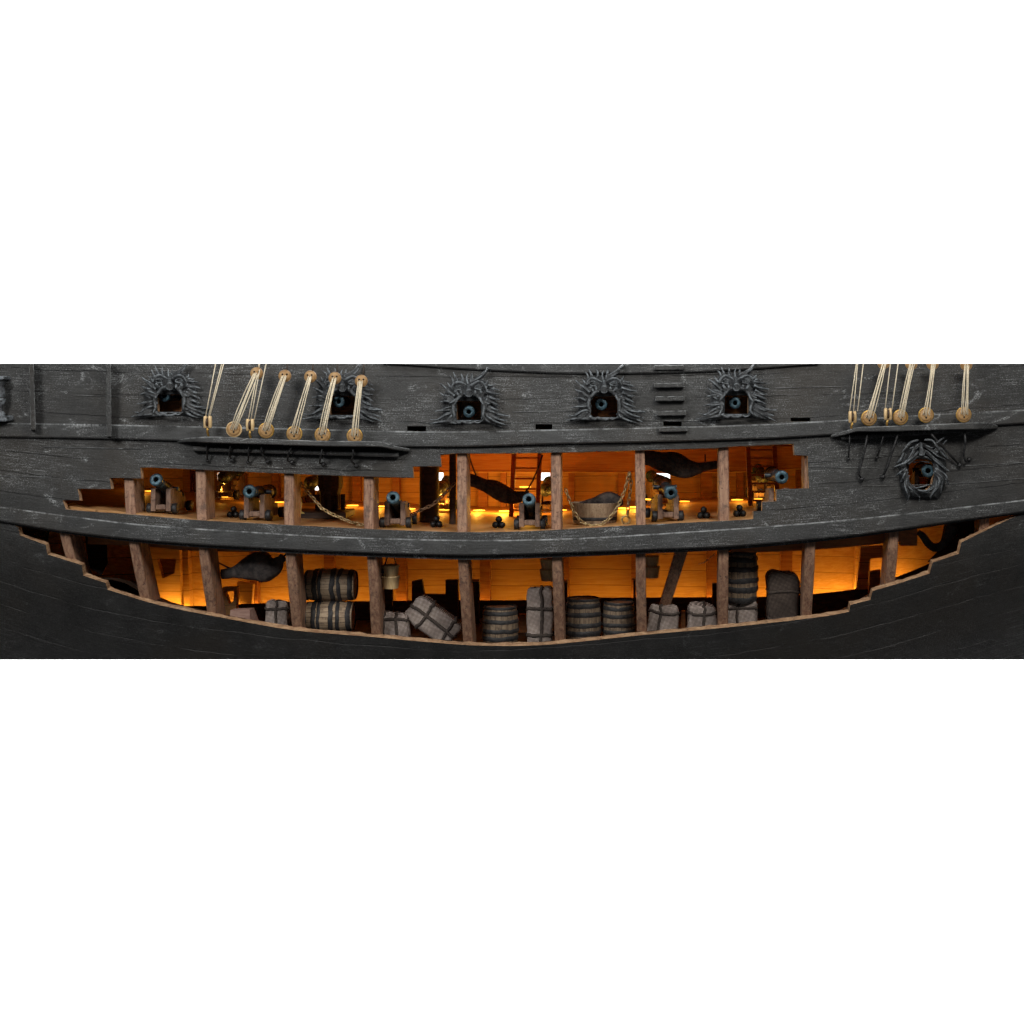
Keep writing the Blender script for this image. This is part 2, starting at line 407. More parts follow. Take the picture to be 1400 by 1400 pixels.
def pip(x, y, poly):
    c = False; j = len(poly) - 1
    for i in range(len(poly)):
        xi, yi = poly[i]; xj, yj = poly[j]
        if (yi > y) != (yj > y) and x < (xj - xi) * (y - yi) / (yj - yi) + xi: c = not c
        j = i
    return c
def panel(outer, holes, gx, gy):
    """triangulated sheet in 2D with exact outlines -> points, triangles, boundary edges"""
    pts = []; edges = []
    def loop(poly, step):
        st = len(pts); q = []
        for i in range(len(poly)):
            a = poly[i]; b = poly[(i + 1) % len(poly)]
            k = max(1, int(math.hypot(b[0]-a[0], b[1]-a[1]) / step))
            q += [(a[0] + (b[0]-a[0]) * t / k, a[1] + (b[1]-a[1]) * t / k) for t in range(k)]
        pts.extend(q); n = len(q)
        edges.extend((st + i, st + (i + 1) % n) for i in range(n))
    loop(outer, gx)
    for h in holes: loop(h, gx)
    x0, x1 = min(p[0] for p in outer), max(p[0] for p in outer); y0, y1 = min(p[1] for p in outer), max(p[1] for p in outer)
    nx = int((x1 - x0) / gx); ny = int((y1 - y0) / gy)
    for i in range(1, nx):
        for j in range(1, ny):
            pts.append((x0 + (x1 - x0) * i / nx + (.25 * gx if j % 2 else -.25 * gx), y0 + (y1 - y0) * j / ny))
    vo, eo, fo, *_ = delaunay_2d_cdt([Vector(p) for p in pts], edges, [], 0, 1e-5)
    boxes = [(min(p[0] for p in h), max(p[0] for p in h), min(p[1] for p in h), max(p[1] for p in h), h) for h in holes]
    tri = []
    for f in fo:
        cx = sum(vo[i].x for i in f) / 3; cy = sum(vo[i].y for i in f) / 3
        if not (x0 < cx < x1 and y0 < cy < y1): continue
        if any(b[0] < cx < b[1] and b[2] < cy < b[3] and pip(cx, cy, b[4]) for b in boxes): continue
        tri.append(tuple(f))
    cnt = {}
    for f in tri:
        for i in range(3):
            e = (f[i], f[(i+1) % 3]); k = (min(e), max(e)); cnt.setdefault(k, []).append(e)
    return [(v.x, v.y) for v in vo], tri, [e[0] for e in cnt.values() if len(e) == 1]

up_top = lambda xs: [(x, y) for x, y in xs]
UPPER = ([(85.7, 683.7), (109, 684), (106.3, 668), (152, 668.6), (150, 653), (193, 654), (192, 638.6), (240, 640.3), (280, 642.3), (330, 644.6),
          (388, 647), (446, 649.6), (500, 651.3), (565, 653), (564.3, 637.6), (603, 637.4), (602, 621.2), (625, 619.6), (680, 619.8), (767, 618.4), (860, 615.8),
          (978, 612.4), (1006, 610), (1085, 606.6), (1086, 622), (1104, 623), (1106, 667.5), (1061.5, 669), (1061.5, 685.4), (1042, 686.4), (1042, 698.4), (1030, 698.7), (1030, 709.7)]
         + [(x, D1(x)) for x in range(1010, 90, -20)] + [(90, 696.4)])
LOWER = ([(19, 717.9)] + [(x, WB(x)) for x in range(40, 1400, 20)] + [(1400, 702.0), (1388, 706), (1356, 721), (1314.5, 741.5), (1311, 757), (1275, 769), (1271, 784), (1224, 799), (1193, 808),
          (1190, 820), (1162.5, 827), (1161, 836.5), (1132, 842)] + [(x, EE(x)) for x in range(1100, 190, -20)]
         + [(190, 819.5), (147, 806), (144.5, 797), (114, 787), (112, 772.5), (65, 758), (62.5, 745), (27.5, 732), (25, 721)])
PORTS = [(232, 551, 17, 12), (468, 554, 17, 13), (641, 561, 16.5, 13), (826, 556, 18, 14), (1007, 553, 16, 12.5)]
SCUP = [(556, 583, 581, 590.5), (732, 755, 579.5, 586), (905, 933, 576, 583), (1080, 1109, 570.5, 576)]
SCUP = [(556.5, 582.5, 582.5, 590.5), (732, 755, 579.8, 587), (907, 932, 576, 582.5), (1081, 1108, 571, 576)]
zp = lambda ox, oy, pts: [(ox + a / 10.77, oy + b / 10.77) for a, b in pts]
MOUTH = zp(1200, 590, [(460, 500), (500, 430), (600, 400), (720, 400), (800, 450), (830, 600), (800, 780), (720, 860), (600, 850), (520, 810), (470, 740), (450, 620)])
holes = [UPPER, LOWER, MOUTH] + [[(x-w, y-h), (x+w, y-h), (x+w, y+h), (x-w, y+h)] for x, y, w, h in PORTS] + [[(a, c), (b, c), (b, d), (a, d)] for a, b, c, d in SCUP]
V, T, B = panel([(XL, TOP), (XR, TOP), (XR, BOT), (XL, BOT)], holes, 7, 6)
def huv(px, py):
    w = WB(px); t = py - w
    k = 1 + .9 * min(1, max(0, t / 60)) if t > 0 else 1 - .75 * min(1, -t / 200)
    return (px / 100, (py - 700 - k * (w - 745)) / 100)
pk = MB(); TH = .075
fr = [HP(*p) for p in V]; nn = [HN(*p) for p in V]
jit = [noise.noise(Vector((p[0] * .25, p[1] * .25, 3))) * .02 for p in V]
bk = [a + n * TH for a, n in zip(fr, nn)]
bset = {i for e in B for i in e}
# ragged saw cut: the inner lip wanders a little
pk.add(fr, T, 0, True, uv=[huv(*p) for p in V])
pk.add(bk, [t[::-1] for t in T], 2, True, uv=[huv(*p) for p in V])
order = {}
for a, b in B: order[a] = b
seen = set()
for a0 in list(order):
    if a0 in seen: continue
    ch = [a0]; seen.add(a0); q = order[a0]
    while q != a0 and q not in seen: ch.append(q); seen.add(q); q = order[q]
    n = len(ch)
    vs = [fr[i] for i in ch] + [bk[i] + Vector((0, 0, jit[i])) for i in ch]
    scup = any(abs(V[ch[0]][0] - (s_[0])) < 40 and abs(V[ch[0]][1] - s_[2]) < 12 for s_ in SCUP)
    pk.add(vs, [(i, (i+1) % n, n + (i+1) % n, n + i) for i in range(n)], 0 if scup else 1, False, uv=[huv(*V[i]) for i in ch] * 2)
pk.build('planking', [M_hull, M_raw, M_darkwood], ship)

def strip(top, bot, x0, x1, prot, name, mat=M_wale, step=8, bev=.018, taper=0, wear=(0, .95, .95, .0, .0, 0), clip=False, back=.03):  # worn edges; the top edge also gets a painted highlight
    mb = MB(); rings = []; uvs = []
    n = max(2, int((x1 - x0) / step))
    for i in range(n + 1):
        x = x0 + (x1 - x0) * i / n
        a, b = top(x), bot(x); bp = bev * 100; jt = noise.noise(Vector((x * .06, a * .3, 1))) * .25
        a += jt; bp = min(bp, (b - a) * .3)
        pr = prot
        if taper: pr = prot * min(1, .15 + (x - x0) / taper, .15 + (x1 - x) / taper)
        sec = [(a, back), (a, -pr + bev), (a + bp, -pr), (a + bp + .2, -pr), (b - bp, -pr), (b, -pr + bev), (b, back)]
        rings.append([HP(x, y, d) for y, d in sec]); uvs.append([(x / 100, y / 100 + d + hash(name) % 7) for y, d in sec])
    wl = [wear[0], wear[1], wear[2], wear[2] * .12, wear[3] * .3, wear[4], wear[5]]
    mb.sweep(rings, 0, uvs=uvs, wear=wl)
    return mb.build(name, mat, ship, clip=clip)
strip(RIDGE, lambda x: WB(x) - min(6, max(2.0, 6 - abs(x - 680) / 170)), XL, XR, .10, 'main_wale')
strip(lambda x: U1(x), lambda x: U2(x), XL, XR, .075, 'upper_wale')
strip(lambda x: 496.8, lambda x: max(497.4, TR(x)), 524, 1119, .06, 'top_rail', wear=(0, .2, .1, .1, .1, 0))
strip(lambda x: U2(x) + 12, lambda x: U2(x) + 13.4, 60, 196, .012, 'plank_edge', bev=.004, wear=(.6,) * 6)
for (x0, x1, ln) in ((1106, 1228, [(1106, 638), (1228, 640)]), (1306, 1420, [(1306, 637), (1420, 631)]), (1180, 1420, [(1180, 664), (1300, 661), (1420, 652)]), (-20, 70, [(-20, 650), (70, 652)]),
                     (100, 160, [(100, 540), (160, 541)]), (700, 800, [(700, 563), (800, 561)]), (1060, 1150, [(1060, 530), (1150, 528)])):
    c_ = curve(ln if len(ln) > 2 else [ln[0], ((ln[0][0] + ln[1][0]) / 2, (ln[0][1] + ln[1][1]) / 2), ln[1]])
    strip(c_, lambda x, c_=c_: c_(x) + 1.2, x0, x1, .008, 'plank_edge', bev=.003, wear=(.5, .75, .75, .5, .3, .3))
# channels: shelves that spread the shrouds
def channel(tp, bp_, name, prot=.36):
    t, b = curve(tp), curve(bp_)
    return strip(t, b, tp[0][0], tp[-1][0], prot, name, taper=34, bev=.012, step=5, wear=(.1, .75, .75, .25, .1, 0))
channel([(243, 600.5), (262, 598.5), (280, 597), (360, 600), (440, 602.5), (515, 603.5), (522, 604), (540, 609.5), (560, 613.5)],
        [(243, 605), (262, 604), (280, 605), (360, 607.5), (440, 610), (515, 611), (522, 611.4), (540, 615), (560, 617.5)], 'channel_shelf')
channel([(1136, 594.5), (1155, 589), (1172, 584), (1180, 583.5), (1230, 582), (1300, 579), (1340, 577.5), (1356, 578.5), (1364, 582)],
        [(1136, 598.5), (1155, 594.5), (1172, 590), (1180, 590), (1230, 589.5), (1300, 587.5), (1340, 587), (1356, 586.5), (1364, 585.5)], 'channel_shelf')
strip(lambda x: U2(x) + 7, lambda x: U2(x) + 13 + (x - 264) * .004, 264, 545, .14, 'channel_backing', wear=(0, .2, .2, .5, .2, 0))
strip(lambda x: U2(x) + 1, lambda x: U2(x) + 7, 1150, 1340, .14, 'channel_backing', wear=(0,) * 6)
# lap joint lines of the main wale on the right, butt plate
def patch(poly, prot, name, mat=M_trim, wear=.5, clip=False):
    mb = MB(); n = len(poly)
    cx = sum(p[0] for p in poly) / n; cy = sum(p[1] for p in poly) / n
    inner = [(p[0] + (cx - p[0]) * .0 + (1 if cx > p[0] else -1) * .8, p[1] + (1 if cy > p[1] else -1) * .8) for p in poly]
    a = [HP(*p, -prot) for p in inner]; a2 = [HP(*p, -prot + .012) for p in poly]; b = [HP(*p, .03) for p in poly]
    mb.add(a, [tuple(range(n))], 0, wear=[wear * .3] * n)
    mb.add(a + a2, [(i, (i+1) % n, n + (i+1) % n, n + i) for i in range(n)], 0, wear=[wear] * (2 * n))
    mb.add(a2 + b, [(i, (i+1) % n, n + (i+1) % n, n + i) for i in range(n)], 0, wear=[wear] * n + [0] * n)
    return mb.build(name, mat, ship, clip=clip)
# boarding steps
for (a, b, c, d) in ((894, 935, 499.5, 506), (894, 935, 524, 530), (896, 936, 542, 548.5), (898, 938, 562, 568.5), (900, 940, 584, 590.5)):
    patch([(a, c), (b, c - .6), (b, d - .6), (a, d)], .11 if c < 580 else .16, 'boarding_step', wear=.8)
# upright fenders on the left
for (pts, pr) in (([(39.5, 496.8), (46, 496.8), (49, 588), (42, 588)], .26), ([(145, 496.8), (151.5, 496.8), (152.5, 597), (146, 597)], .26)):
    patch(pts, pr, 'fender_post', wear=.75, clip=True)
# gallery baluster on the far left
gb = MB()
for (y0, y1, x1) in ((514, 519.5, 13), (568, 576, 17)):
    gb.box((0, 0, 0), ((x1 + 60) / 100, .34, (y1 - y0) / 100), Matrix.Translation(HP((x1 - 60) / 2, (y0 + y1) / 2, -.16)), .014)
for cx_ in (1, -24, -49):
    base = HP(cx_, 568, -.16)
    gb.lathe([(.05, 0), (.06, .03), (.03, .07), (.028, .12), (.065, .2), (.07, .235), (.045, .25), (.06, .27), (.06, .33), (.045, .42), (.07, .47), (.075, .49)], Matrix.Translation(base), 14)
gb.w = [.55 if random.random() < .5 else .2 for _ in gb.v]
gb.build('gallery_rail', M_mask, ship)

# ------------------------------------------------------------------ carved masks round the gun ports
def strand(mb, pts, w, place, rnd, h=(.135, .125, .045), k=3):
    """a lock of carved hair: a few tapering ridges side by side; pts in picture units of the carving"""
    P0 = [Vector((a, b)) for a, b in pts]
    n = 9
    def at(t):
        q = t * (len(P0) - 1); i = min(int(q), len(P0) - 2); f = q - i
        a = P0[max(i - 1, 0)]; b = P0[i]; c = P0[i + 1]; d = P0[min(i + 2, len(P0) - 1)]
        return .5 * (2*b + (c - a) * f + (2*a - 5*b + 4*c - d) * f*f + (3*b - a - 3*c + d) * f**3)
    for j in range(k):
        off = 0 if k == 1 else (j / (k - 1) - .5) * w * 1.1
        t1 = 1 - (rnd.random() * .22 if abs(off) > 1e-6 else 0)
        line = []; rad = []
        ph = rnd.random() * 6; amp = w * .26
        for i in range(n + 1):
            t = i / n * t1; p = at(t); d = (at(min(1, t + .02)) - at(max(0, t - .02))); nr = Vector((-d.y, d.x)); nr.normalize()
            q = p + nr * (off * (1 - .85 * t) + amp * math.sin(t * 6 + ph) * t)
            hh = h[0] + (h[1] - h[0]) * t * 2 if t < .5 else h[1] + (h[2] - h[1]) * (t * 2 - 1)
            hh += .02 * math.sin(t * 5 + ph)
            line.append(place(q.x, q.y, hh + (0 if abs(off) > 1e-6 else .018)))
            rad.append((w * (.80 if k == 1 else .50) * (1 - .86 * (i / n) ** 2.6) + 1.4) / 1077)
        mb.tube(line, rad, 7, 0, True)
LOCKS = [([(470, 885), (330, 895), (50, 932)], 44), ([(410, 800), (290, 880), (90, 925)], 36), ([(440, 770), (330, 790), (200, 865), (60, 835)], 28),
         ([(470, 725), (330, 718), (130, 745)], 28), ([(450, 665), (330, 700), (225, 712)], 22), ([(450, 640), (330, 592), (190, 605)], 32),
         ([(445, 590), (330, 530), (205, 460)], 32), ([(440, 560), (320, 510), (245, 508)], 22), ([(445, 510), (340, 420), (220, 325)], 36), ([(420, 420), (365, 350), (325, 295)], 16),
         ([(430, 330), (405, 260), (360, 210)], 18), ([(480, 290), (445, 210), (412, 125)], 20), ([(560, 300), (550, 220), (535, 155)], 20), ([(640, 330), (628, 240), (655, 175)], 17),
         ([(690, 310), (700, 230), (720, 155)], 20), ([(690, 310), (840, 210), (905, 130), (930, 75)], 36), ([(900, 150), (955, 110), (985, 190)], 12),
         ([(890, 340), (930, 310), (945, 270)], 18), ([(910, 380), (1020, 400), (1120, 428)], 26), ([(930, 350), (1000, 365), (1055, 345)], 16), ([(910, 440), (1040, 480), (1150, 500)], 32),
         ([(920, 520), (1030, 560), (1120, 565)], 28), ([(900, 570), (1030, 620), (1130, 672)], 28), ([(890, 640), (1010, 690), (1125, 735)], 28), ([(880, 690), (1050, 780), (1285, 800)], 36),
         ([(880, 740), (1060, 840), (1245, 888)], 34), ([(870, 770), (1050, 880), (1255, 968)], 34), ([(850, 810), (960, 900), (1150, 965)], 34), ([(850, 640), (920, 660), (960, 720)], 26), ([(860, 560), (930, 600), (980, 660)], 26)]
FACE = [([(400, 400), (430, 335), (490, 300), (560, 320), (640, 365)], 26), ([(665, 365), (730, 325), (800, 298), (875, 330), (912, 410)], 26), ([(425, 395), (495, 415), (575, 388)], 13), ([(735, 392), (810, 414), (880, 392)], 13), ([(425, 380), (495, 348), (575, 378)], 11), ([(735, 382), (808, 346), (880, 378)], 11),
        ([(450, 430), (480, 470), (520, 510)], 26), ([(530, 430), (540, 460), (545, 500)], 20), ([(745, 440), (752, 470), (750, 510)], 22), ([(840, 440), (810, 480), (770, 520)], 28),
        ([(600, 480), (540, 500), (480, 560), (420, 600), (360, 610)], 34), ([(710, 480), (770, 500), (830, 560), (900, 600), (960, 620)], 34), ([(570, 490), (500, 540), (450, 620), (400, 680)], 26), ([(740, 490), (815, 540), (860, 620), (910, 690)], 26),
        ([(440, 610), (425, 700), (440, 800), (400, 880)], 34), ([(865, 610), (880, 700), (865, 800), (905, 880)], 34),
        ([(440, 860), (500, 905), (560, 888), (650, 912), (740, 888), (800, 905), (870, 850)], 30)]
BASE_OUT = [(300, 915), (230, 830), (270, 730), (260, 570), (300, 450), (370, 330), (470, 240), (650, 260), (830, 250), (950, 320), (1040, 440), (1070, 600), (1090, 740), (1100, 900), (970, 940), (830, 920), (650, 925), (470, 930)]
def fuse(o):                             # one carved skin instead of crossing pieces
    r = o.modifiers.new('carve', 'REMESH'); r.mode = 'VOXEL'; r.voxel_size = .009; r.use_smooth_shade = True
    q = o.modifiers.new('soften', 'SMOOTH'); q.factor = .35; q.iterations = 1
    return o
def carved_mask(cx, cy, hw, hh, seed, sc=1.0):
    rnd = random.Random(seed)
    def place(x, y, h):
        return HP(cx + (x - 654) / 10.77 * sc, cy + (y - 722) / 10.77 * sc, -h)
    mb = MB()
    # low cushion the face is carved on, open at the port
    c0 = math.atan2(hh, hw); angs = sorted([2 * math.pi * i / 60 for i in range(60)] + [c0, math.pi - c0, math.pi + c0, 2 * math.pi - c0])
    inn = []; out = []; n = len(angs)
    for a in angs:
        d = (math.cos(a), math.sin(a)); best = 330
        for i in range(len(BASE_OUT)):
            p, q = BASE_OUT[i], BASE_OUT[(i + 1) % len(BASE_OUT)]
            x1, y1, x2, y2 = p[0] - 654, p[1] - 722, q[0] - p[0], q[1] - p[1]
            den = d[0] * y2 - d[1] * x2
            if abs(den) < 1e-6: continue
            t_ = (x1 * y2 - y1 * x2) / den; u_ = (x1 * d[1] - y1 * d[0]) / den
            if t_ > 0 and -1e-6 <= u_ <= 1.000001: best = t_
        k = 1 / max(abs(d[0]) / (hw * 10.77), abs(d[1]) / (hh * 10.77))
        best = max(best, k + 25); out.append((654 + d[0] * best, 722 + d[1] * best)); inn.append((654 + d[0] * k, 722 + d[1] * k))
    prof = [(0, -.03), (0.0, .05), (.2, .095), (.5, .065), (.8, .025), (1, .0), (1, -.03)]
    rings = [[place(inn[i][0] + (out[i][0] - inn[i][0]) * t, inn[i][1] + (out[i][1] - inn[i][1]) * t, h + (rnd.random() * .012 if h > .04 else 0)) for i in range(n)] for t, h in prof]
    vs = [p for r_ in rings for p in r_]
    mb.add(vs, [(a*n + i, a*n + (i+1) % n, (a+1)%len(prof)*n + (i+1) % n, (a+1)%len(prof)*n + i) for a in range(len(prof)) for i in range(n)], 0, True)
    for pts, w in LOCKS:
        j = lambda: rnd.uniform(-9, 9)
        strand(mb, [(a + j() * (i > 0), b + j() * (i > 0)) for i, (a, b) in enumerate(pts)], w, place, rnd, k=3 if w > 24 else 2 if w > 19 else 1)
    for a_ in range(26):                     # short filler locks between the long ones
        th = rnd.uniform(-math.pi, math.pi); dx, dy = math.cos(th), math.sin(th)
        if dy > .4 or (dy < -.35 and abs(dx) < .9): continue
        r0 = 1 / max(abs(dx) / 205, abs(dy) / 250); r1 = r0 * rnd.uniform(1.5, 1.95)
        strand(mb, [(654 + dx * r0, 722 + dy * r0), (654 + dx * (r0 + r1) / 2 + rnd.uniform(-22, 22), 722 + dy * (r0 + r1) / 2 + rnd.uniform(-22, 22)), (654 + dx * r1, 722 + dy * r1 + rnd.uniform(-25, 45))], rnd.uniform(15, 24), place, rnd, k=1)
    for pts, w in FACE: strand(mb, pts, w, place, rnd, h=(.145, .16, .14), k=1)
    # nose
    mb.tube([place(652, 335, .15), place(652, 390, .19), place(654, 440, .235), place(654, 480, .23), place(654, 502, .14)], [.02, .03, .044, .054, .022], 10, 0, True)
    for sx in (-1, 1): mb.tube([place(654 + 20 * sx, 450, .17), place(654 + 56 * sx, 478, .17), place(654 + 40 * sx, 496, .14)], [.018, .03, .014], 7, 0, True)
    for ex in (492, 808):
        c = place(ex, 382, .115)
        mb.lathe([(.001, -.03), (.032, -.012), (.034, 0), (.026, .014), (.001, .022)], Matrix.Translation(c) @ Matrix.Rotation(R(90), 4, 'X') @ Matrix.Diagonal((1.3, .75, 1, 1)), 12)
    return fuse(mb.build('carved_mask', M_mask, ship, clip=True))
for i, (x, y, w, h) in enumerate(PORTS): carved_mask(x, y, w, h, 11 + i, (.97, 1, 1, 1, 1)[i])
def wailing_mask():
    rnd = random.Random(5); mb = MB()
    place = lambda x, y, h: HP(1200 + x / 10.77, 590 + y / 10.77, -h)
    out = [(420, 1000), (330, 850), (310, 650), (300, 480), (400, 280), (520, 170), (650, 130), (800, 160), (900, 280), (1010, 450), (1010, 650), (980, 850), (900, 1000), (690, 1000)]
    inn = [(520, 830), (460, 745), (445, 620), (455, 500), (500, 425), (560, 400), (640, 395), (725, 398), (800, 445), (835, 560), (838, 650), (805, 790), (740, 858), (620, 858)]
    n = len(out)
    prof = [(0, -.03), (0, .08), (.3, .13), (.7, .09), (1, 0), (1, -.03)]
    vs = [place(inn[i][0] + (out[i][0] - inn[i][0]) * t, inn[i][1] + (out[i][1] - inn[i][1]) * t, h) for t, h in prof for i in range(n)]
    mb.add(vs, [(a*n + i, a*n + (i+1) % n, (a+1)%len(prof)*n + (i+1) % n, (a+1)%len(prof)*n + i) for a in range(len(prof)) for i in range(n)], 0, True)
    L = [([(600, 125), (480, 160), (390, 270), (335, 345)], 22), ([(690, 122), (800, 130), (870, 210), (990, 360), (1085, 440)], 22), ([(640, 180), (560, 240), (430, 430), (215, 500)], 28),
         ([(655, 180), (800, 280), (900, 360), (1080, 450)], 26), ([(600, 300), (440, 440), (330, 490), (225, 515)], 24), ([(700, 290), (840, 410), (970, 520), (1105, 612)], 26),
         ([(450, 480), (560, 385), (640, 372), (720, 372), (810, 440)], 24), ([(430, 550), (330, 610), (240, 672)], 26), ([(435, 590), (370, 690), (310, 775)], 26),
         ([(425, 620), (415, 800), (455, 940), (425, 1045)], 26), ([(445, 640), (450, 780), (600, 940), (605, 1065)], 26), ([(500, 815), (600, 870), (690, 885), (800, 830), (825, 760)], 28),
         ([(830, 590), (915, 680), (895, 800), (775, 950), (790, 1060)], 26), ([(850, 570), (960, 680), (940, 810), (930, 970)], 26), ([(840, 550), (990, 640), (1030, 750), (1078, 832)], 26),
         ([(470, 245), (520, 230), (550, 215)], 12), ([(740, 215), (790, 235), (850, 222)], 12), ([(560, 830), (690, 805), (780, 770)], 14),
         ([(850, 290), (930, 260), (1040, 430)], 40), ([(400, 320), (340, 420), (230, 490)], 30), ([(850, 180), (930, 120), (1030, 70)], 18), ([(960, 190), (1000, 140), (1030, 110)], 12)]
    for pts, w in L: strand(mb, pts, w, place, rnd, h=(.15, .17, .06), k=2 if w > 25 else 1)
    mb.tube([place(640, 170, .16), place(642, 250, .22), place(650, 335, .25), place(652, 365, .16)], [.018, .028, .045, .022], 9, 0, True)
    for i in range(9):
        a, b = 520 + i * 29, 445 - 18 * math.sin(i / 8 * math.pi)
        mb.box((0, 0, 0), (.017, .02, .03), Matrix.Translation(place(a, b + 10, .06)), .005)
    return fuse(mb.build('carved_mask', M_mask, ship))
wm = wailing_mask(); wm['label'] = 'carved wailing face with flowing beard and open toothed mouth'

# ------------------------------------------------------------------ ribs
RIBS = [[(690, 82), (729, 88), (758, 95), (800, 107)], [(655, 176), (703, 178.5), (740, 182.5), (813, 197), (870, 213)], [(644, 274), (709, 275.5), (748, 278), (839, 290), (880, 298)],
        [(648, 395), (716, 395.2), (757, 397), (856, 406), (885, 410)], [(651, 504), (722, 504.3), (762, 508.5), (868, 514.5), (890, 516.5)], [(622, 631.5), (727, 632), (767, 633), (878, 640), (892, 641)],
        [(621, 760), (724, 760.6), (763, 761.3), (875, 765.3), (892, 766)], [(617, 874.8), (717, 876), (758, 875.8), (866, 877.6), (888, 878)], [(615, 989.3), (711, 990.3), (752, 989.4), (858, 988.6), (885, 988)],
        [(640, 1107), (700, 1107.5), (743, 1108), (842, 1103), (870, 1101)], [(620, 1219), (728, 1222), (798, 1217), (840, 1213)], [(640, 1343), (715, 1346), (760, 1342)]]
for k, r in enumerate(RIBS):
    c = curve(r); y0 = max(606, min(r[0][0], 640) - (25 if k > 0 else 0)) if k not in (0,) else 690
    y1 = r[-1][0]; w = 6.8; rings = []; dep = .42 if k < 11 else .3
    for i in range(31):
        py = y0 + (y1 - y0) * i / 30; px = c(py)
        sl = (H(px, py + 2) - H(px, py - 2)) / .04
        d = .08 * math.sqrt(1 + min(sl, 2) ** 2) + .004
        f = H(px, py) + d; jw = w + .35 * noise.noise(Vector((k * 3, py * .07, 0)))
        l_, r_ = P(px - jw, py, f), P(px + jw, py, f); b = .012
        rings.append([l_ + Vector((b, 0, 0)), l_ + Vector((0, b, 0)), l_ + Vector((0, dep, 0)), r_ + Vector((0, dep, 0)), r_ + Vector((0, b, 0)), r_ + Vector((-b, 0, 0))])
    mb = MB(); mb.sweep(rings); mb.build('rib', M_rib, ship)

# ------------------------------------------------------------------ decks and the far side
def slab(zf, th, name, mats, x0=-7.9, x1=8.0, yback=None, yfront=None, step=.2, matidx=(0, 0, 0)):
    mb = MB(); n = int((x1 - x0) / step); xs = [x0 + (x1 - x0) * i / n for i in range(n + 1)]
    fz = [(x, yfront(x), zf(x)) for x in xs]; bz = [(x, yback(x), zf(x)) for x in xs]
    dn = lambda q: [(a, b, c - th) for a, b, c in q]
    top = fz + bz; k = n + 1
    mb.add(top, [(i, i + 1, k + i + 1, k + i) for i in range(n)], matidx[0], True)
    mb.add(dn(top), [(i, k + i, k + i + 1, i + 1) for i in range(n)], matidx[1], True)
    mb.add(fz + dn(fz), [(i, k + i, k + i + 1, i + 1) for i in range(n)], matidx[2], True)
    mb.add(bz + dn(bz), [(i, k + i, k + i + 1, i + 1) for i in range(n)], matidx[1], True)
    return mb.build(name, mats, ship)
px_ = lambda x: 700 + 100 * x
slab(gun_z, .09, 'gun_deck', M_deck, yfront=lambda x: H(px_(x), D1(px_(x))) + .102, yback=lambda x: FY(x, gun_z(x)) + .03)
up_z = lambda x: P(px_(x), U2(px_(x)) - 1, .2).z
slab(up_z, .09, 'upper_deck', M_beam, yfront=lambda x: H(px_(x), U2(px_(x))) + .104, yback=lambda x: FY(x, up_z(x)) + .03)
hf = MB(); NX, NY = 66, 14
for i in range(NX + 1):
    x = -6.6 + 13 * i / NX; y0 = .35 + H(px_(x), EE(min(1330, max(60, px_(x))))); y1 = FY(x, -1.6) + .05
    for j in range(NY + 1):
        y = y0 + (y1 - y0) * j / NY; hf.v.append(Vector((x, y, hold_z(x, y)))); hf.uv.append(None); hf.w.append(0)
for i in range(NX):
    for j in range(NY):
        k = i * (NY + 1) + j; hf.f.append((k, k + 1, k + NY + 2, k + NY + 1)); hf.m.append(0); hf.sm.append(True)
hf.build('hold_floor', M_darkwood, ship)
top_z = lambda x: P(px_(x), TOP, H(px_(x), TOP) + .1).z - .004
slab(top_z, .07, 'weather_deck', M_hull, yfront=lambda x: H(px_(x), TOP) + .103, yback=lambda x: FY(x, top_z(x)), matidx=(0, 0, 0))

FPORT = [(303, 651, 6, 5), (430, 665, 9, 5.5), (595, 651.5, 11, 5.5), (745, 651.5, 7, 5.5), (902, 653.5, 14, 7.5), (1043, 645.5, 15, 4)]
def fw(px, py):
    p = FP(px, py); return (p.x, p.z)
fh = []
for x, y, w, h in FPORT:
    a, b = fw(x - w, y - h), fw(x + w, y + h); fh.append([(a[0], a[1]), (b[0], a[1]), (b[0], b[1]), (a[0], b[1])])
V2, T2, B2 = panel([(-7.9, -2.48), (8.0, -2.48), (8.0, 2.02), (-7.9, 2.02)], fh, .25, .12)
fm = MB(); a = [Vector((x, FY(x, z), z)) for x, z in V2]; b = [Vector((x, FY(x, z) + .1, z)) for x, z in V2]
fm.add(a, T2, 0, True); fm.add(b, [t[::-1] for t in T2], 1, True)
for e in B2: fm.add([a[e[0]], a[e[1]], b[e[1]], b[e[0]]], [(0, 1, 2, 3)], 0)
fm.build('far_planking', [M_plank, M_trim], ship)
# bottom and ends close the section
kb = MB(); N_ = 40; rows = []
for i in range(N_ + 1):
    px = XL + (XR - XL) * i / N_; f = HP(px, BOT, .09); rows.append((f, Vector((f.x, FY(f.x, -2.15) + .1, f.z + .06))))
kb.add([q for r_ in rows for q in r_], [(2*i, 2*i+1, 2*i+3, 2*i+2) for i in range(N_)], 0, True)
for px, xx in ((XL + .5, -7.9), (XR - .5, 8.0)):
    col = [HP(px, TOP + (BOT - TOP) * i / 16, .05) for i in range(17)]; bc = [Vector((xx, FY(xx, q.z) + .05, q.z)) for q in col]
    kb.add(col + bc, [(i, i + 1, 17 + i + 1, 17 + i) for i in range(16)], 0, True)
kb.build('keel_and_ends', M_trim, ship)
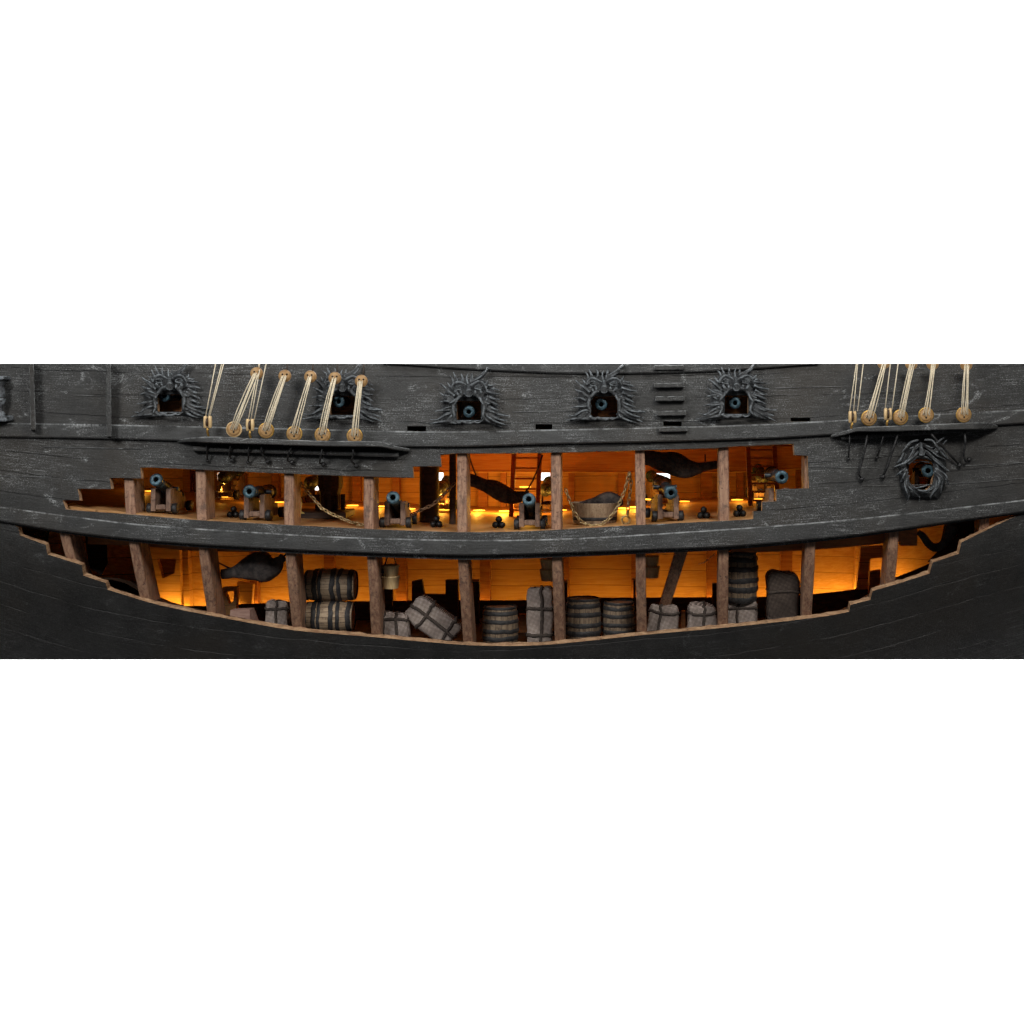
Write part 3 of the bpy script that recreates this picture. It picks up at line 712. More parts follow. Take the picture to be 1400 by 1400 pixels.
# long beam along the far side of the gun deck (clamp) with its lit lower edge painted as a paler strip
def far_strip(tp, bp2, x0, x1, d, name, mat, n=60):
    mb = MB(); rings = []
    for i in range(n + 1):
        px = x0 + (x1 - x0) * i / n
        f = [FP(px, tp(px), d), FP(px, bp2(px), d)]
        rings.append([f[0], f[1], f[1] + Vector((0, d - .004, 0)), f[0] + Vector((0, d - .004, 0))])
    mb.sweep(rings); return mb.build(name, mat, ship)
far_strip(lambda x: 610, curve([(60, 640), (200, 640), (400, 648), (560, 646), (760, 646), (1000, 646), (1120, 640)]), 60, 1140, .22, 'deck_clamp', M_beam)
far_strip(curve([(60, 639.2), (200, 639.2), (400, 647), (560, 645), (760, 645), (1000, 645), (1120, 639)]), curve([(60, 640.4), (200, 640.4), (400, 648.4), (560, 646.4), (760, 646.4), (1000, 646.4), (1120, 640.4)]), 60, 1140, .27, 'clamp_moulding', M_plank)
# far ribs, gun deck then hold
for px, w in ((255, 5), (330, 5), (376, 5), (487, 6), (541, 5), (660, 6.5), (688, 4), (781, 4), (850, 5), (966, 8), (1012, 5), (1094, 5)):
    mb = MB(); rings = []
    for i in range(9):
        py = 636 + 62 * i / 8; q = FP(px, py, .16); rings.append([q + Vector((-w * .012, 0, 0)), q + Vector((w * .012, 0, 0)), q + Vector((w * .012, .157, 0)), q + Vector((-w * .012, .157, 0))])
    mb.sweep(rings); mb.build('far_rib', M_beam, ship)
for px, w, sl in ((252, 4, 4), (345, 5, 3), (449, 7, 2), (548, 7, 1), (663, 7, 0), (773, 5, 0), (868, 5, 0), (973, 7, 0), (1076, 8, -2), (1175, 4, -5)):
    mb = MB(); rings = []
    for i in range(13):
        py = 735 + 110 * i / 12; q = FP(px + sl * i / 12, py, .2); rings.append([q + Vector((-w * .012, 0, 0)), q + Vector((w * .012, 0, 0)), q + Vector((w * .012, .197, 0)), q + Vector((-w * .012, .197, 0))])
    mb.sweep(rings); mb.build('far_rib', M_plank if px in (252, 1175) else M_beam, ship)
# clamp just inside the wale, showing under it towards the ends
def near_clamp(x0, x1, bt):
    mb = MB(); rings = []; b = curve(bt)
    for i in range(31):
        px = x0 + (x1 - x0) * i / 30; t = WB(px) - 8; y = H(px, WB(px)) + .58
        q0, q1 = P(px, t, y), P(px, b(px), y); rings.append([q0, q1, q1 + Vector((0, .14, 0)), q0 + Vector((0, .14, 0))])
    mb.sweep(rings); mb.build('deck_shelf', M_beam, ship)
near_clamp(120, 345, [(120, 744), (212, 748), (240, 751.5), (345, 755)])
near_clamp(1000, 1234, [(1000, 756), (1040, 755), (1100, 752.5), (1160, 748), (1234, 740)])
near_clamp(1231, 1254, [(1231, 746.5), (1254, 746)])
# dark floor riders: a low crenellated board, with the lamp strip hidden behind it
mb = MB(); rings = []
for i in range(91):
    px = 234 + (1290 - 234) * i / 90; q = FP(px, brd(px), .72 - (.25 if px > 1190 else 0)); z0 = hold_z(q.x, q.y) - .02
    lo = Vector((q.x, q.y, min(z0, q.z - .1))); rings.append([q, lo, lo + Vector((0, .06, 0)), q + Vector((0, .06, 0))])
mb.sweep(rings); mb.build('lamp_board', M_darkwood, ship)
def rider(poly, y, name='floor_rider', mat=M_darkwood, th=.12):
    mb = MB(); a = [P(*p, y) for p in poly]; mb.prism(a, [q + Vector((0, th, 0)) for q in a]); return mb.build(name, mat, ship)
rider([(563, 880), (563, 795), (576.5, 792.5), (580, 812.8), (609, 813), (609, 793), (626, 793), (626, 880)], 3.3)
rider([(645, 880), (645, 795), (655, 795), (655, 880)], 3.3); rider([(768, 875), (768, 796), (775.5, 796), (775.5, 875)], 3.3)
rider([(866, 870), (866, 793), (869, 793), (869, 870)], 3.3); rider([(974, 862), (974, 798), (983, 798), (983, 862)], 3.3)
rider([(523, 865), (525, 806), (536, 806), (536, 865)], 3.0)
for (a_, b_, c_, d_) in ((644, 655, 793, 795.6), (768, 776, 793, 796.6), (864, 869.5, 791, 793.6)): rider([(a_, d_ - .15), (a_, c_), (b_, c_), (b_, d_ - .15)], 3.29, 'rider_cap', M_plank, .14)
rider([(709, 870), (709, 840), (721, 841), (721, 870)], 2.4, 'floor_block', M_beam)
rider([(931, 860), (932, 836), (937, 836), (937, 860)], 2.0, 'floor_block', M_beam)
# diagonal brace
mb = MB(); q = [P(924, 752, .40), P(941, 752, .40), P(914, 836, .95), P(899, 836, .95)]
mb.prism(q, [p + Vector((0, .2, 0)) for p in q]); mb.build('diagonal_brace', M_rib, ship)
mb = MB(); q = [P(191, 735, .7), P(201, 735, 3.84), P(201, 850, 3.84), P(198, 835, 1.2)]
mb.prism(q, [p + Vector((-.06, 0, 0)) for p in q]); mb.build('hold_bulkhead', M_darkwood, ship)  # added panel, set edge-on to keep lamp glow off the left end
# web frames with a notch, lit from below
def web(outer, notch, y, name='web_frame', mat=M_plank, th=.14):
    mb = MB(); V3, T3, B3 = panel(outer, [notch], 4, 4)
    a = [P(*p, y) for p in V3]; b = [q + Vector((0, th, 0)) for q in a]
    mb.add(a, T3, 0); mb.add(b, [t[::-1] for t in T3], 0)
    for e in B3: mb.add([a[e[0]], a[e[1]], b[e[1]], b[e[0]]], [(0, 1, 2, 3)], 0)
    mb.build(name, mat, ship)
web([(196, 742), (244, 742), (246, 780), (248, 845), (196, 845)], [(214, 764), (241, 764), (238.5, 784), (222, 791)], 3.86)
web([(296, 806), (305, 803), (324, 803), (322, 845), (300, 845)], [(307, 809), (320, 808), (319, 822), (313, 826)], 2.4)
rider([(322, 830), (324, 796), (336, 796), (346, 799), (344, 828)], 3.9, 'knee', M_plank)
rider([(1171, 806), (1177, 748), (1207, 746), (1207, 762), (1190, 764), (1188, 806)], 3.4, 'knee', M_plank)
rider([(1188, 818), (1189, 782), (1204, 779), (1203, 818)], 3.0, 'knee', M_beam)

# ------------------------------------------------------------------ lamp strips inside (the only lit lamps)
mb = MB(); rings = []                   # a ribbon that widens towards its two ends
for i in range(70):
    px = 214 + (1240 - 214) * i / 69; q = FP(px, (brd(px) if px > 236 else 829) + 5.5, .30)
    h_ = .0055 + .033 * min(1, abs(px - 690) / 470) ** 2.2
    rings.append([q + Vector((0, -.015, h_)), q + Vector((0, -.015, -h_)), q + Vector((0, .015, -h_)), q + Vector((0, .015, h_))])
mb.sweep(rings)
tag(mb.build('lamp_strip', M_led), 'warm glowing lamp strip hidden behind the dark board along the hold', 'lamp strip')
t = thing('deck_lamps', 'scattered small yellow lamps on the gun deck floor along its far side', 'lamps', (0, 3.6, -.2))
for k, (px, py, y, w) in enumerate(((206, 0, 3.8, 4), (311, 0, 3.9, 3), (352, 0, 3.6, 5), (384, 0, 3.7, 6), (482, 0, 3.8, 9), (522, 0, 3.9, 15), (560, 0, 3.7, 24), (608, 0, 3.8, 13), (655, 0, 3.9, 24), (690, 0, 3.8, 34), (722, 0, 3.4, 30),
                           (718, 661, 4.2, 14), (767, 0, 3.7, 8), (852, 0, 3.3, 20), (868, 0, 3.4, 14), (884, 678, 3.5, 14), (935, 0, 4.1, 5), (1008, 0, 3.8, 7), (1039, 0, 3.6, 9), (1085, 0, 3.4, 9))):  # last lamp is added, unseen behind the hull, to brighten the right end
    q = P(px, py or 690, y)
    if not py: q.z = gun_z(q.x) + .07
    mb = MB(); mb.lathe([(.02, -.066), (.03, -.064), (.03, -.05), (.001, -.045)], Matrix.Translation(q) @ Matrix.Diagonal((3.2, 1, 1, 1)), 12); mb.build('lamp', M_led2, t)
    l = bpy.data.lights.new('lamp_light', 'POINT'); l.energy = w * .62; l.color = (1, .45, .05); l.shadow_soft_size = 0
    o = bpy.data.objects.new('lamp_light', l); COL.objects.link(o); o.parent = t; o.location = q + Vector((0, -.30, .085)) - t.location

# ------------------------------------------------------------------ cannons
def make_cannon():
    """muzzle towards -Y, trunnions at the origin of the barrel; the root stands on the deck"""
    t = thing('cannon', 'cannon', 'cannon')
    mb = MB(); M = Matrix.Rotation(R(-90), 4, 'X')   # +z of the profile becomes +y
    prof = [(.036, -.40), (.036, -.50), (.048, -.505), (.082, -.505), (.094, -.492), (.098, -.47), (.092, -.445), (.076, -.425), (.068, -.40), (.066, -.34), (.074, -.33), (.074, -.31), (.068, -.30)]
    mb.lathe(prof, M, 28, 0, True, False)
    mb.lathe([(.068, -.30), (.078, -.10), (.088, -.08), (.088, -.05), (.082, -.04), (.092, .22), (.102, .24), (.102, .27), (.094, .28), (.098, .38), (.11, .39), (.11, .42), (.09, .45), (.05, .475), (.03, .485), (.03, .51), (.045, .53), (.045, .56), (.02, .59), (.001, .595)], M, 28, 1, True, False)
    mb.lathe([(.036, -.40), (.001, -.395)], M, 28, 2, True, False)
    mb.lathe([(.036, -.4), (.036, -.50)], M, 28, 2, True, False)
    mb.lathe([(.034, -.17), (.034, .17)], Matrix.Rotation(R(90), 4, 'Y'), 14, 1)
    b = mb.build('barrel', [M_bronze, M_gunmetal, M_bore], t); b.location = (0, 0, .33)
    out = [(-.28, .045), (-.28, .37), (-.20, .385), (.02, .36), (.06, .30), (.18, .30), (.2, .22), (.32, .22), (.34, .14), (.5, .14), (.5, .045)]
    for s in (-1, 1):
        c = MB(); x0 = s * .115; w = .034
        c.prism([Vector((x0 - w, y, z)) for y, z in out], [Vector((x0 + w, y, z)) for y, z in out]); c.build('cheek', M_carriage, t)
    for y, h_ in ((-.235, .10), (.40, .09)):
        c = MB(); c.box((0, y, h_), (.158, .09, .075)); c.build('crossbeam', M_carriage, t)
    for y in (-.2, .4):
        c = MB(); c.lathe([(.022, -.215), (.022, .215)], Matrix.Translation((0, y, .078)) @ Matrix.Rotation(R(90), 4, 'Y'), 10); c.build('axle', M_carriage, t)
    for s in (-1, 1):
        for y in (-.2, .4):
            w = MB(); w.lathe([(.02, -.036), (.072, -.036), (.078, -.03), (.078, .03), (.072, .036), (.02, .036)], Matrix.Translation((s * .19, y, .078)) @ Matrix.Rotation(R(90), 4, 'Y'), 20)
            w.build('wheel', M_iron, t)
    return t
cannon0 = make_cannon(); first = [True]
def cannon(loc, yaw, elev, label, group, bz=.33, sc=1.0, by=0.0):
    o = cannon0 if first[0] else copy_tree(cannon0)
    first[0] = False
    o.location = loc; o.rotation_euler = (0, 0, R(yaw)); o.scale = (sc,) * 3
    o['label'] = label; o['group'] = group
    for ch in [q for q in COL.objects if q.parent == o]:
        if ch.name.startswith('barrel'): ch.rotation_euler = (R(-elev), 0, 0); ch.location = (0, by, bz)
    return o
def aim(px, py, y, yaw, elev, label, sc=1.0, floor=None, group='cannons run out on the gun deck', by=0.0):
    """place a cannon so that its muzzle face is at the pixel at depth y; the wheels stand on the floor"""
    m = P(px, py, y); e, yw = R(elev), R(yaw)
    d = Vector((math.sin(yw) * math.cos(e), -math.cos(yw) * math.cos(e), math.sin(e))) * .5 * sc
    c = m - d                              # trunnion centre
    z = (floor or gun_z)(c.x)
    f = Matrix.Rotation(yw, 3, 'Z') @ Vector((0, by * sc, 0))
    return cannon((c.x - f.x, c.y - f.y, z), yaw, elev, label, group, (c.z - z) / sc, sc, by)
aim(213, 655.5, .42, -3, 20, 'blue muzzled cannon between the second and third ribs from the left, muzzle raised high', .95)
aim(340.5, 672, .36, -4, 4, 'blue muzzled cannon between the third and fourth ribs, under the shelf of round blocks', .98)
aim(537, 680, .30, 1, 17, 'blue muzzled cannon left of the dark mast on the gun deck', .98)
aim(723, 682.5, .30, 1, 19, 'blue muzzled cannon in front of the gun deck ladder', .98)
aim(917.5, 674, .34, 9, -6, 'blue muzzled cannon under the dark bundled hammock at the right of the gun deck', 1.0)
aim(1069, 652.5, .36, 4, 0, 'blue muzzled cannon at the right stepped end of the upper opening', .98)
aim(1269, 643.5, H(1269, 643) + .03, -5, 2, 'cannon pointing out of the open mouth of the carved wailing face', 1.0, by=-.16, group='cannons run out through carved mouths')
upf = lambda x: up_z(x) + .04
for (px, py, yw, lb) in ((224, 541.5, -16, 'upper deck cannon in the leftmost carved face, turned to the left'), (463, 549, -6, 'upper deck cannon in the carved face behind the rope lanyards'),
                         (641, 563, 0, 'upper deck cannon in the carved face with a pale timber showing behind it'), (822, 553, 0, 'upper deck cannon in the carved face left of the boarding steps'),
                         (1005, 551, 2, 'upper deck cannon in the carved face right of the boarding steps')):
    aim(px, py, H(px, py) + .0, yw, 0, lb, .86, upf, 'cannons run out through carved mouths', by=-.17)
for k, (px, py, lb) in enumerate(((306, 655, 'dim far side cannon seen from behind, right of the third rib from the left'), (424, 657.5, 'far side cannon seen from behind between the fourth rib and the capstan'), (601, 668, 'dark far side cannon seen from behind, beside the mast'),
        (746, 668, 'far side cannon with gilded breech behind the right ladder rail'), (901, 658, 'far side cannon tilted behind the gun under the bundled hammock'), (1043, 662, 'far side cannon behind the rungs of the right hand ladder'))):
    q = P(px, py, 3.45); z = gun_z(q.x)
    o = cannon((q.x, q.y + .45, z), 180 + (0, 0, 0, 0, 14, 0)[k], 5, lb, 'far side cannons seen from behind', .40, 1.0)

# shot piles
def shot_pile(px, py, y, r, label):
    q = P(px, py, y); z = gun_z(q.x); t = thing('shot_pile', label, 'shot pile', (q.x, q.y, z), 'piles of iron shot on the gun deck')
    for a in (0, 120, 240):
        mb = MB(); ico(mb, Vector((q.x + r * 1.15 * math.cos(R(a + 90)), q.y + r * 1.15 * math.sin(R(a + 90)), z + r)), r); mb.build('shot', M_ball, t)
    mb = MB(); ico(mb, Vector((q.x, q.y, z + r * 2.63)), r); mb.build('shot', M_ball, t)
def ico(mb, c, r, mat=0):
    bm = bmesh.new(); bmesh.ops.create_icosphere(bm, subdivisions=3, radius=r)
    mb.add([c + v.co for v in bm.verts], [tuple(v.index for v in f.verts) for f in bm.faces], mat, True); bm.free()
shot_pile(319.5, 705, .9, .045, 'pyramid of iron shot beside the third rib from the left')
shot_pile(597, 712, .9, .045, 'pyramid of iron shot in front of the dark mast')
shot_pile(682, 712, .9, .048, 'pyramid of iron shot left of the cannon before the ladder')
shot_pile(962, 704, .8, .048, 'low pile of iron shot under the hammock, left of the ninth rib')
shot_pile(1011, 702, .8, .048, 'pyramid of iron shot right of the last rib of the upper opening')

# ------------------------------------------------------------------ mast, post, ladders, capstan
def post(px, py0, y, r, top, name, label, cat, mat=M_darkwood):
    q = P(px, py0, y); z0 = gun_z(q.x); zt = up_z(q.x) - .1
    t = MB(); t.lathe([(r * 1.03, z0), (r * 1.03, z0 + .06), (r, z0 + .07), (r, zt)], Matrix.Translation((q.x, q.y, 0)), 20)
    return tag(t.build(name, mat, origin=(q.x, q.y, z0)), label, cat)
post(587, 705, 1.7, .145, 0, 'mast', 'thick dark mast standing on the gun deck', 'mast')
post(619, 708, 1.5, .052, 0, 'deck_post', 'thin dark post on the gun deck beside the mast', 'post')
def ladder(pxl, pxr, pyb, y0, y1, n, label, rail=.03):
    a, b = P(pxl, pyb, y0), P(pxr, pyb, y0); z0 = gun_z((a.x + b.x) / 2); zt = up_z(a.x) - .09
    t = thing('ladder', label, 'ladder', ((a.x + b.x) / 2, y0, z0), 'ladders on the gun deck')
    dy = y1 - y0
    for x in (a.x, b.x):
        mb = MB(); w = rail; q = [(y0 - .045, z0), (y0 + .045, z0), (y1 + .045, zt), (y1 - .045, zt)]
        mb.prism([Vector((x - w, u, v)) for u, v in q], [Vector((x + w, u, v)) for u, v in q]); mb.build('ladder_rail', M_beam, t)
    for i in range(n):
        f = (i + .6) / n; mb = MB()
        mb.box(((a.x + b.x) / 2, y0 + dy * f, z0 + (zt - z0) * f), (b.x - a.x - 2 * rail - .004, .11, .025), None, .005); mb.build('rung', M_beam, t)
ladder(699, 735, 704, 2.9, 3.5, 7, 'steep orange brown ladder behind the cannon in the middle of the gun deck', .034)
ladder(1026, 1063, 701, 2.4, 3.0, 8, 'ladder at the right end of the gun deck, partly behind the stepped hull edge', .034)
q = P(444, 703, 1.7); z = gun_z(q.x)
t = thing('capstan', 'dark capstan drum on a square base behind the hanging chain', 'capstan', (q.x, q.y, z))
mb = MB(); mb.box((q.x - .02, q.y, z + .05), (.80, .7, .10), None, .012); mb.build('base', M_darkwood, t)
mb = MB(); mb.lathe([(.15, z + .101), (.15, z + .34), (.17, z + .42), (.19, z + .46), (.19, up_z(q.x) - .1)], Matrix.Translation((q.x + .08, q.y, 0)), 10, smooth=False); mb.build('drum', M_darkwood, t)
for a in range(6):
    an = R(60 * a + 12); mb = MB(); mb.box((.185, 0, z + .22), (.07, .035, .235), Matrix.Translation((q.x + .08, q.y, 0)) @ Matrix.Rotation(an, 4, 'Z'), .008); mb.build('whelp', M_darkwood, t)

# ------------------------------------------------------------------ chains
def chain(pts, label, mat=M_brass, L=.080, r=.0092, ring=None):
    q = [Vector(p) for p in pts]; seg = [(b - a).length for a, b in zip(q[:-1], q[1:])]; tot = sum(seg)
    def at(s):
        for a, b, l in zip(q[:-1], q[1:], seg):
            if s <= l: return a + (b - a) * (s / l), (b - a).normalized()
            s -= l
        return q[-1], (q[-1] - q[-2]).normalized()
    n = max(3, int(tot / (L * .74))); mb = MB()
    for i in range(n):
        p, d = at((i + .5) * tot / n); k = d.orthogonal().normalized()
        up = Vector((0, -1, 0)); k = (up - d * up.dot(d)).normalized(); s_ = d.cross(k)
        if i % 2: k, s_ = s_, -k
        if True:
            c_, sn = math.cos(.5), math.sin(.5); k, s_ = k * c_ + s_ * sn, s_ * c_ - k * sn
        ring_pts = []
        for j in range(12):
            th = 2 * math.pi * j / 12
            ring_pts.append(p + d * (math.cos(th) * L * .5) + s_ * (math.sin(th) * L * .27))
        mb.tube(ring_pts, r, 6, 0, closed=True)
    if ring:
        c, rr = ring; mb.tube([c + Vector((math.cos(a) * rr, 0, math.sin(a) * rr)) for a in [i * math.pi / 9 for i in range(18)]], .013, 7, 0, closed=True)
    return tag(mb.build('chain', mat, origin=q[0]), label, 'chain', 'chains hanging on the gun deck')
def pl(pts, y): return [P(a, b, y) for a, b in pts]
chain(pl([(404, 668), (411, 661), (418, 670), (429, 682), (440, 695), (452, 702), (466, 708), (480, 714), (497, 718)], .62), 'brass chain slanting down in front of the capstan')
chain(pl([(405, 670), (408, 678), (411, 685)], .66), 'short brass chain holding the yellow tackle', L=.075)
chain(pl([(562, 704), (570, 700), (581, 695), (592, 690), (603, 680), (612, 671), (622, 660)], .75), 'brown chain rising to the right from the floor past the mast', M_rustchain)
chain(pl([(773, 669), (776, 677), (780, 688), (785, 700), (793, 712), (803, 718), (813, 719.5), (823, 717), (833, 709), (841, 699), (848, 686), (855, 668), (861, 646)], .55), 'long brass chain looping below the wooden tub')
chain(pl([(860, 646), (863, 660), (861, 676), (859, 690), (858, 704)], .6), 'brass chain hanging straight down and ending in a ring', ring=(P(855.5, 711, .6), .055))
y_ = .7
t = thing('tackle', 'small pale yellow tackle block hanging on a short chain', 'tackle', P(408, 694, y_))
mb = MB()
mb.prism(pl([(402.5, 702), (402.5, 686), (406, 682), (411, 683), (412.5, 688), (411, 699), (416, 702)], y_), [q + Vector((0, .04, 0)) for q in pl([(402.5, 702), (402.5, 686), (406, 682), (411, 683), (412.5, 688), (411, 699), (416, 702)], y_)])
mb.build('block', M_iyellow, t)
mb = MB(); mb.box((0, 0, 0), (.09, .05, .012), Matrix.Translation(P(407, 696, y_ - .005)), .003); mb.build('strap', M_iron, t)

# ------------------------------------------------------------------ hammocks and bundles of dark cloth
def hammock(line, rad, ropes, y, label, flat=.75, name='hammock', folds=.12):
    pts = [P(a, b, y) for a, b in line]; c = pts[len(pts) // 2]
    t = thing(name, label, 'hammock', c, 'dark hammocks slung below deck')
    n = 26; m = 20; mb = MB(); vs = []
    xs = np.linspace(0, 1, len(pts)); rs = np.array(rad) / 100
    fr_ = [curve(list(zip(xs, [p[k] for p in pts]))) for k in range(3)]; rf = curve(list(zip(xs, rs)))
    for i in range(n + 1):
        s_ = i / n; p = Vector([f(s_) for f in fr_]); e = .01
        d = Vector([f(min(1, s_ + e)) - f(max(0, s_ - e)) for f in fr_]).normalized()
        a = Vector((0, 1, 0)); b = d.cross(a).normalized(); r = max(.012, rf(s_))
        for j in range(m):
            th = 2 * math.pi * j / m
            k = 1 + folds * math.sin(th * 4 + s_ * 7) * .5 + folds * noise.noise(Vector((math.cos(th) * 1.5, math.sin(th) * 1.5, s_ * 5 + y * 9)))
            vs.append(p + (a * math.cos(th) * flat + b * math.sin(th)) * r * k)
    fs = [(i*m + j, i*m + (j+1) % m, (i+1)*m + (j+1) % m, (i+1)*m + j) for i in range(n) for j in range(m)] + [tuple(range(m))[::-1], tuple(n*m + j for j in range(m))]
    mb.add(vs, fs, 0, True); mb.build('cloth', M_leather, t)
    for rp in ropes:
        mb = MB(); mb.tube([P(a, b, y) for a, b in rp], .011, 6); mb.build('rope', M_darkrope, t)
hammock([(303, 785), (311, 784), (322, 782), (337, 778), (352, 774.5), (365, 775), (375, 773), (383, 766), (388, 761)], [7, 7.5, 8.5, 15, 21, 21, 15, 7, 6], [[(293, 762), (298, 769), (306, 773), (314, 777)], [(388, 761), (396, 752)]], .75, 'swollen dark hammock hanging in the hold beside the fourth rib from the left', folds=.06)
hammock([(640, 656), (650, 658), (662, 663), (676, 668), (690, 676), (702, 680), (716, 678), (724, 676)], [10, 9, 9, 12.5, 13, 10, 7.5, 6], [[(641, 622), (645, 635), (650, 648), (652, 655), (649, 657)]], 1.7, 'dark sagging hammock on the gun deck left of the ladder', folds=.1)
hammock([(876, 626), (890, 627), (905, 631), (922, 634), (938, 640), (954, 640), (968, 637), (983, 635)], [9, 11, 13, 17, 15, 9, 6.5, 5.5], [[(964, 621), (964, 636)]], .95, 'dark bundled hammock under the deck above the right gun deck cannon', folds=.1)
hammock([(1255, 727), (1262, 733), (1270, 744), (1279, 749), (1289, 744), (1297, 732), (1303, 718)], [4, 5, 5.5, 6, 6, 8, 10], [], 1.2, 'dark slung hammock curve in the right tip of the hold', folds=.08)
mb = MB(); mb.prism(pl([(1292, 712), (1340, 700), (1352, 720), (1312, 756), (1279, 772), (1268, 768), (1284, 752)], 1.55), pl([(1292, 712), (1340, 700), (1352, 720), (1312, 756), (1279, 772), (1268, 768), (1284, 752)], 1.75))
mb.build('bow_bulkhead', M_darkwood, ship)
mb = MB(); mb.prism(pl([(116, 730), (146, 735), (147, 770), (139, 786), (122, 776)], 2.2), pl([(116, 730), (146, 735), (147, 770), (139, 786), (122, 776)], 2.5)); mb.build('stern_bulkhead', M_darkwood, ship)
mb = MB(); mb.tube(pl([(742, 622), (735, 642), (728, 658), (722, 668), (716, 676)], 1.65), .012, 6); tag(mb.build('sling_rope', M_darkrope), 'dark rope slanting down past the right rail of the ladder to the hammock', 'rope')
mb = MB(); mb.tube(pl([(978, 757), (970, 763), (963, 769), (955, 771.5)], 1.2), .006, 5); tag(mb.build('loose_string', M_rope), 'loose thin string hanging in the hold beside the diagonal brace', 'string')

# tub with dark cloth
q = P(813, 718, 1.0); z = gun_z(q.x)
t = thing('wooden_tub', 'wide wooden tub behind the looping brass chain', 'tub', (q.x, q.y, z)); S_ = Matrix.Translation((q.x, q.y, z)) @ Matrix.Diagonal((1, .8, 1, 1))
mb = MB(); mb.lathe([(.02, .012), (.30, .0), (.31, .012), (.345, .29), (.35, .30), (.33, .30), (.30, .06), (.02, .05)], S_, 40, cap=False); mb.build('tub_body', M_stave, t)
mb = MB(); mb.lathe([(.3165, .05), (.323, .055), (.326, .095), (.3215, .10)], S_, 40, cap=False); mb.build('hoop', M_tar, t)
hammock([(793, 689), (800, 688), (812, 686), (824, 683), (836, 682), (845, 686), (848, 692)], [2, 4, 6, 9.5, 10.5, 8, 4], [], 1.02, 'dark cloth heaped in the wooden tub', .9, 'cloth_heap', .15)

# ------------------------------------------------------------------ stores in the hold
def make_barrel(hoops, mat=M_stave):
    t = thing('barrel', 'barrel', 'barrel')
    rr = lambda z: .232 - .25 * (z - .35) ** 2
    mb = MB(); n = 16; zs = [i * .7 / 14 for i in range(15)]
    prof = [(.02, .02), (.185, .02), (.19, 0)] + [(rr(z_), z_) for z_ in zs] + [(.19, .7), (.185, .68), (.02, .68)]
    ns = 18
    for j in range(ns):                      # separate staves with a fine gap
        vs = []
        for z_ in zs:
            for a in (j + .03, j + .5, j + .97):
                th = 2 * math.pi * a / ns; r = rr(z_) + (.003 if a == j + .5 else 0); vs.append((r * math.cos(th), r * math.sin(th), z_))
        mb.add(vs, [(i*3 + k, i*3 + k + 1, i*3 + k + 4, i*3 + k + 3) for i in range(14) for k in range(2)], 0, True)
    mb.lathe([(.198, 0), (.225, .35), (.198, .7)], None, 36, 2, True, False)
    mb.build('staves', [mat, M_endwood, M_tar], t)
    for z_ in (.03, .67):
        h_ = MB(); h_.lathe([(.001, z_ - .01), (.193, z_ - .01), (.193, z_ + .01), (.001, z_ + .01)], None, 30, 0, False, False); h_.build('head', M_endwood, t)
    for (z0, z1) in hoops:
        h_ = MB(); pr = []
        for i in range(5):
            z_ = z0 + (z1 - z0) * i / 4; pr.append((rr(z_) + (.012 if 0 < i < 4 else .003), z_))
        vs = []; m = 40
        for r, z_ in pr:
            for j in range(m):
                th = 2 * math.pi * j / m; wob = .008 * noise.noise(Vector((math.cos(th) * 2, math.sin(th) * 2, z0 * 20 + z_ * 4)))
                vs.append(((r + wob * .7) * math.cos(th), (r + wob * .7) * math.sin(th), z_ + wob * 2.4))
        h_.add(vs, [(i*m + j, i*m + (j+1) % m, (i+1)*m + (j+1) % m, (i+1)*m + j) for i in range(4) for j in range(m)], 0, True); h_.build('hoop', M_tar, t)
    return t
HA = [(.005, .05), (.12, .19), (.205, .25), (.37, .44), (.47, .525), (.61, .68)]
HB = [(.0, .08), (.145, .225), (.27, .34), (.43, .50), (.56, .63), (.66, .70)]
barA = make_barrel(HA); barB = make_barrel(HB, M_stave2)
def barrel(proto, used, loc, rot, sc, label, group='barrels stowed in the hold'):
    o = proto if not used else copy_tree(proto)
    o.location = loc; o.rotation_mode = 'ZYX'; o.rotation_euler = rot; o.scale = sc if hasattr(sc, '__len__') else (sc,) * 3; o['label'] = label; o['group'] = group
# two on their sides, stacked
y_ = .95
a = P(417, 843, y_); b = P(418, 800, y_)
zl = hold_z(P(450, 843, y_).x) + .235
barrel(barA, False, (a.x, y_, a.z), (0, R(90), R(25)), (.98, .98, 1.0), 'hooped barrel lying on its side, lower of the stacked pair')
barrel(barA, True, (b.x, y_ + .02, b.z), (0, R(90), R(80)), (1.0, 1.0, 1.02), 'hooped barrel lying on its side, upper of the stacked pair, lit orange behind')
def up(proto, used, px, pyt, pyb, w, y, label, rz=0, tilt=(0, 0)):
    y = max(y, H(px, pyb) + .17 + w / 200)
    bq = P(px, pyb, y); tq = P(px, pyt, y); hgt = tq.z - bq.z; s_ = hgt / .7; ws = w / 100 * (1 + y / 20) / .464
    barrel(proto, used, (bq.x, y, bq.z), (R(tilt[0]), R(tilt[1]), R(rz)), (ws, ws, s_), label)
up(barB, False, 684, 828, 886, 49, .9, 'upright barrel between the middle rib and the tall cord bound bale')
up(barB, True, 797.5, 817, 880, 48, .95, 'upright barrel just right of the seventh rib in the hold', 60)
up(barB, True, 846, 822, 876, 45, 1.0, 'dark upright barrel left of the eighth rib in the hold', 100)
up(barB, True, 1011, 753, 822, 50, .9, 'tall barrel standing on a grey bale right of the ninth rib', 140)

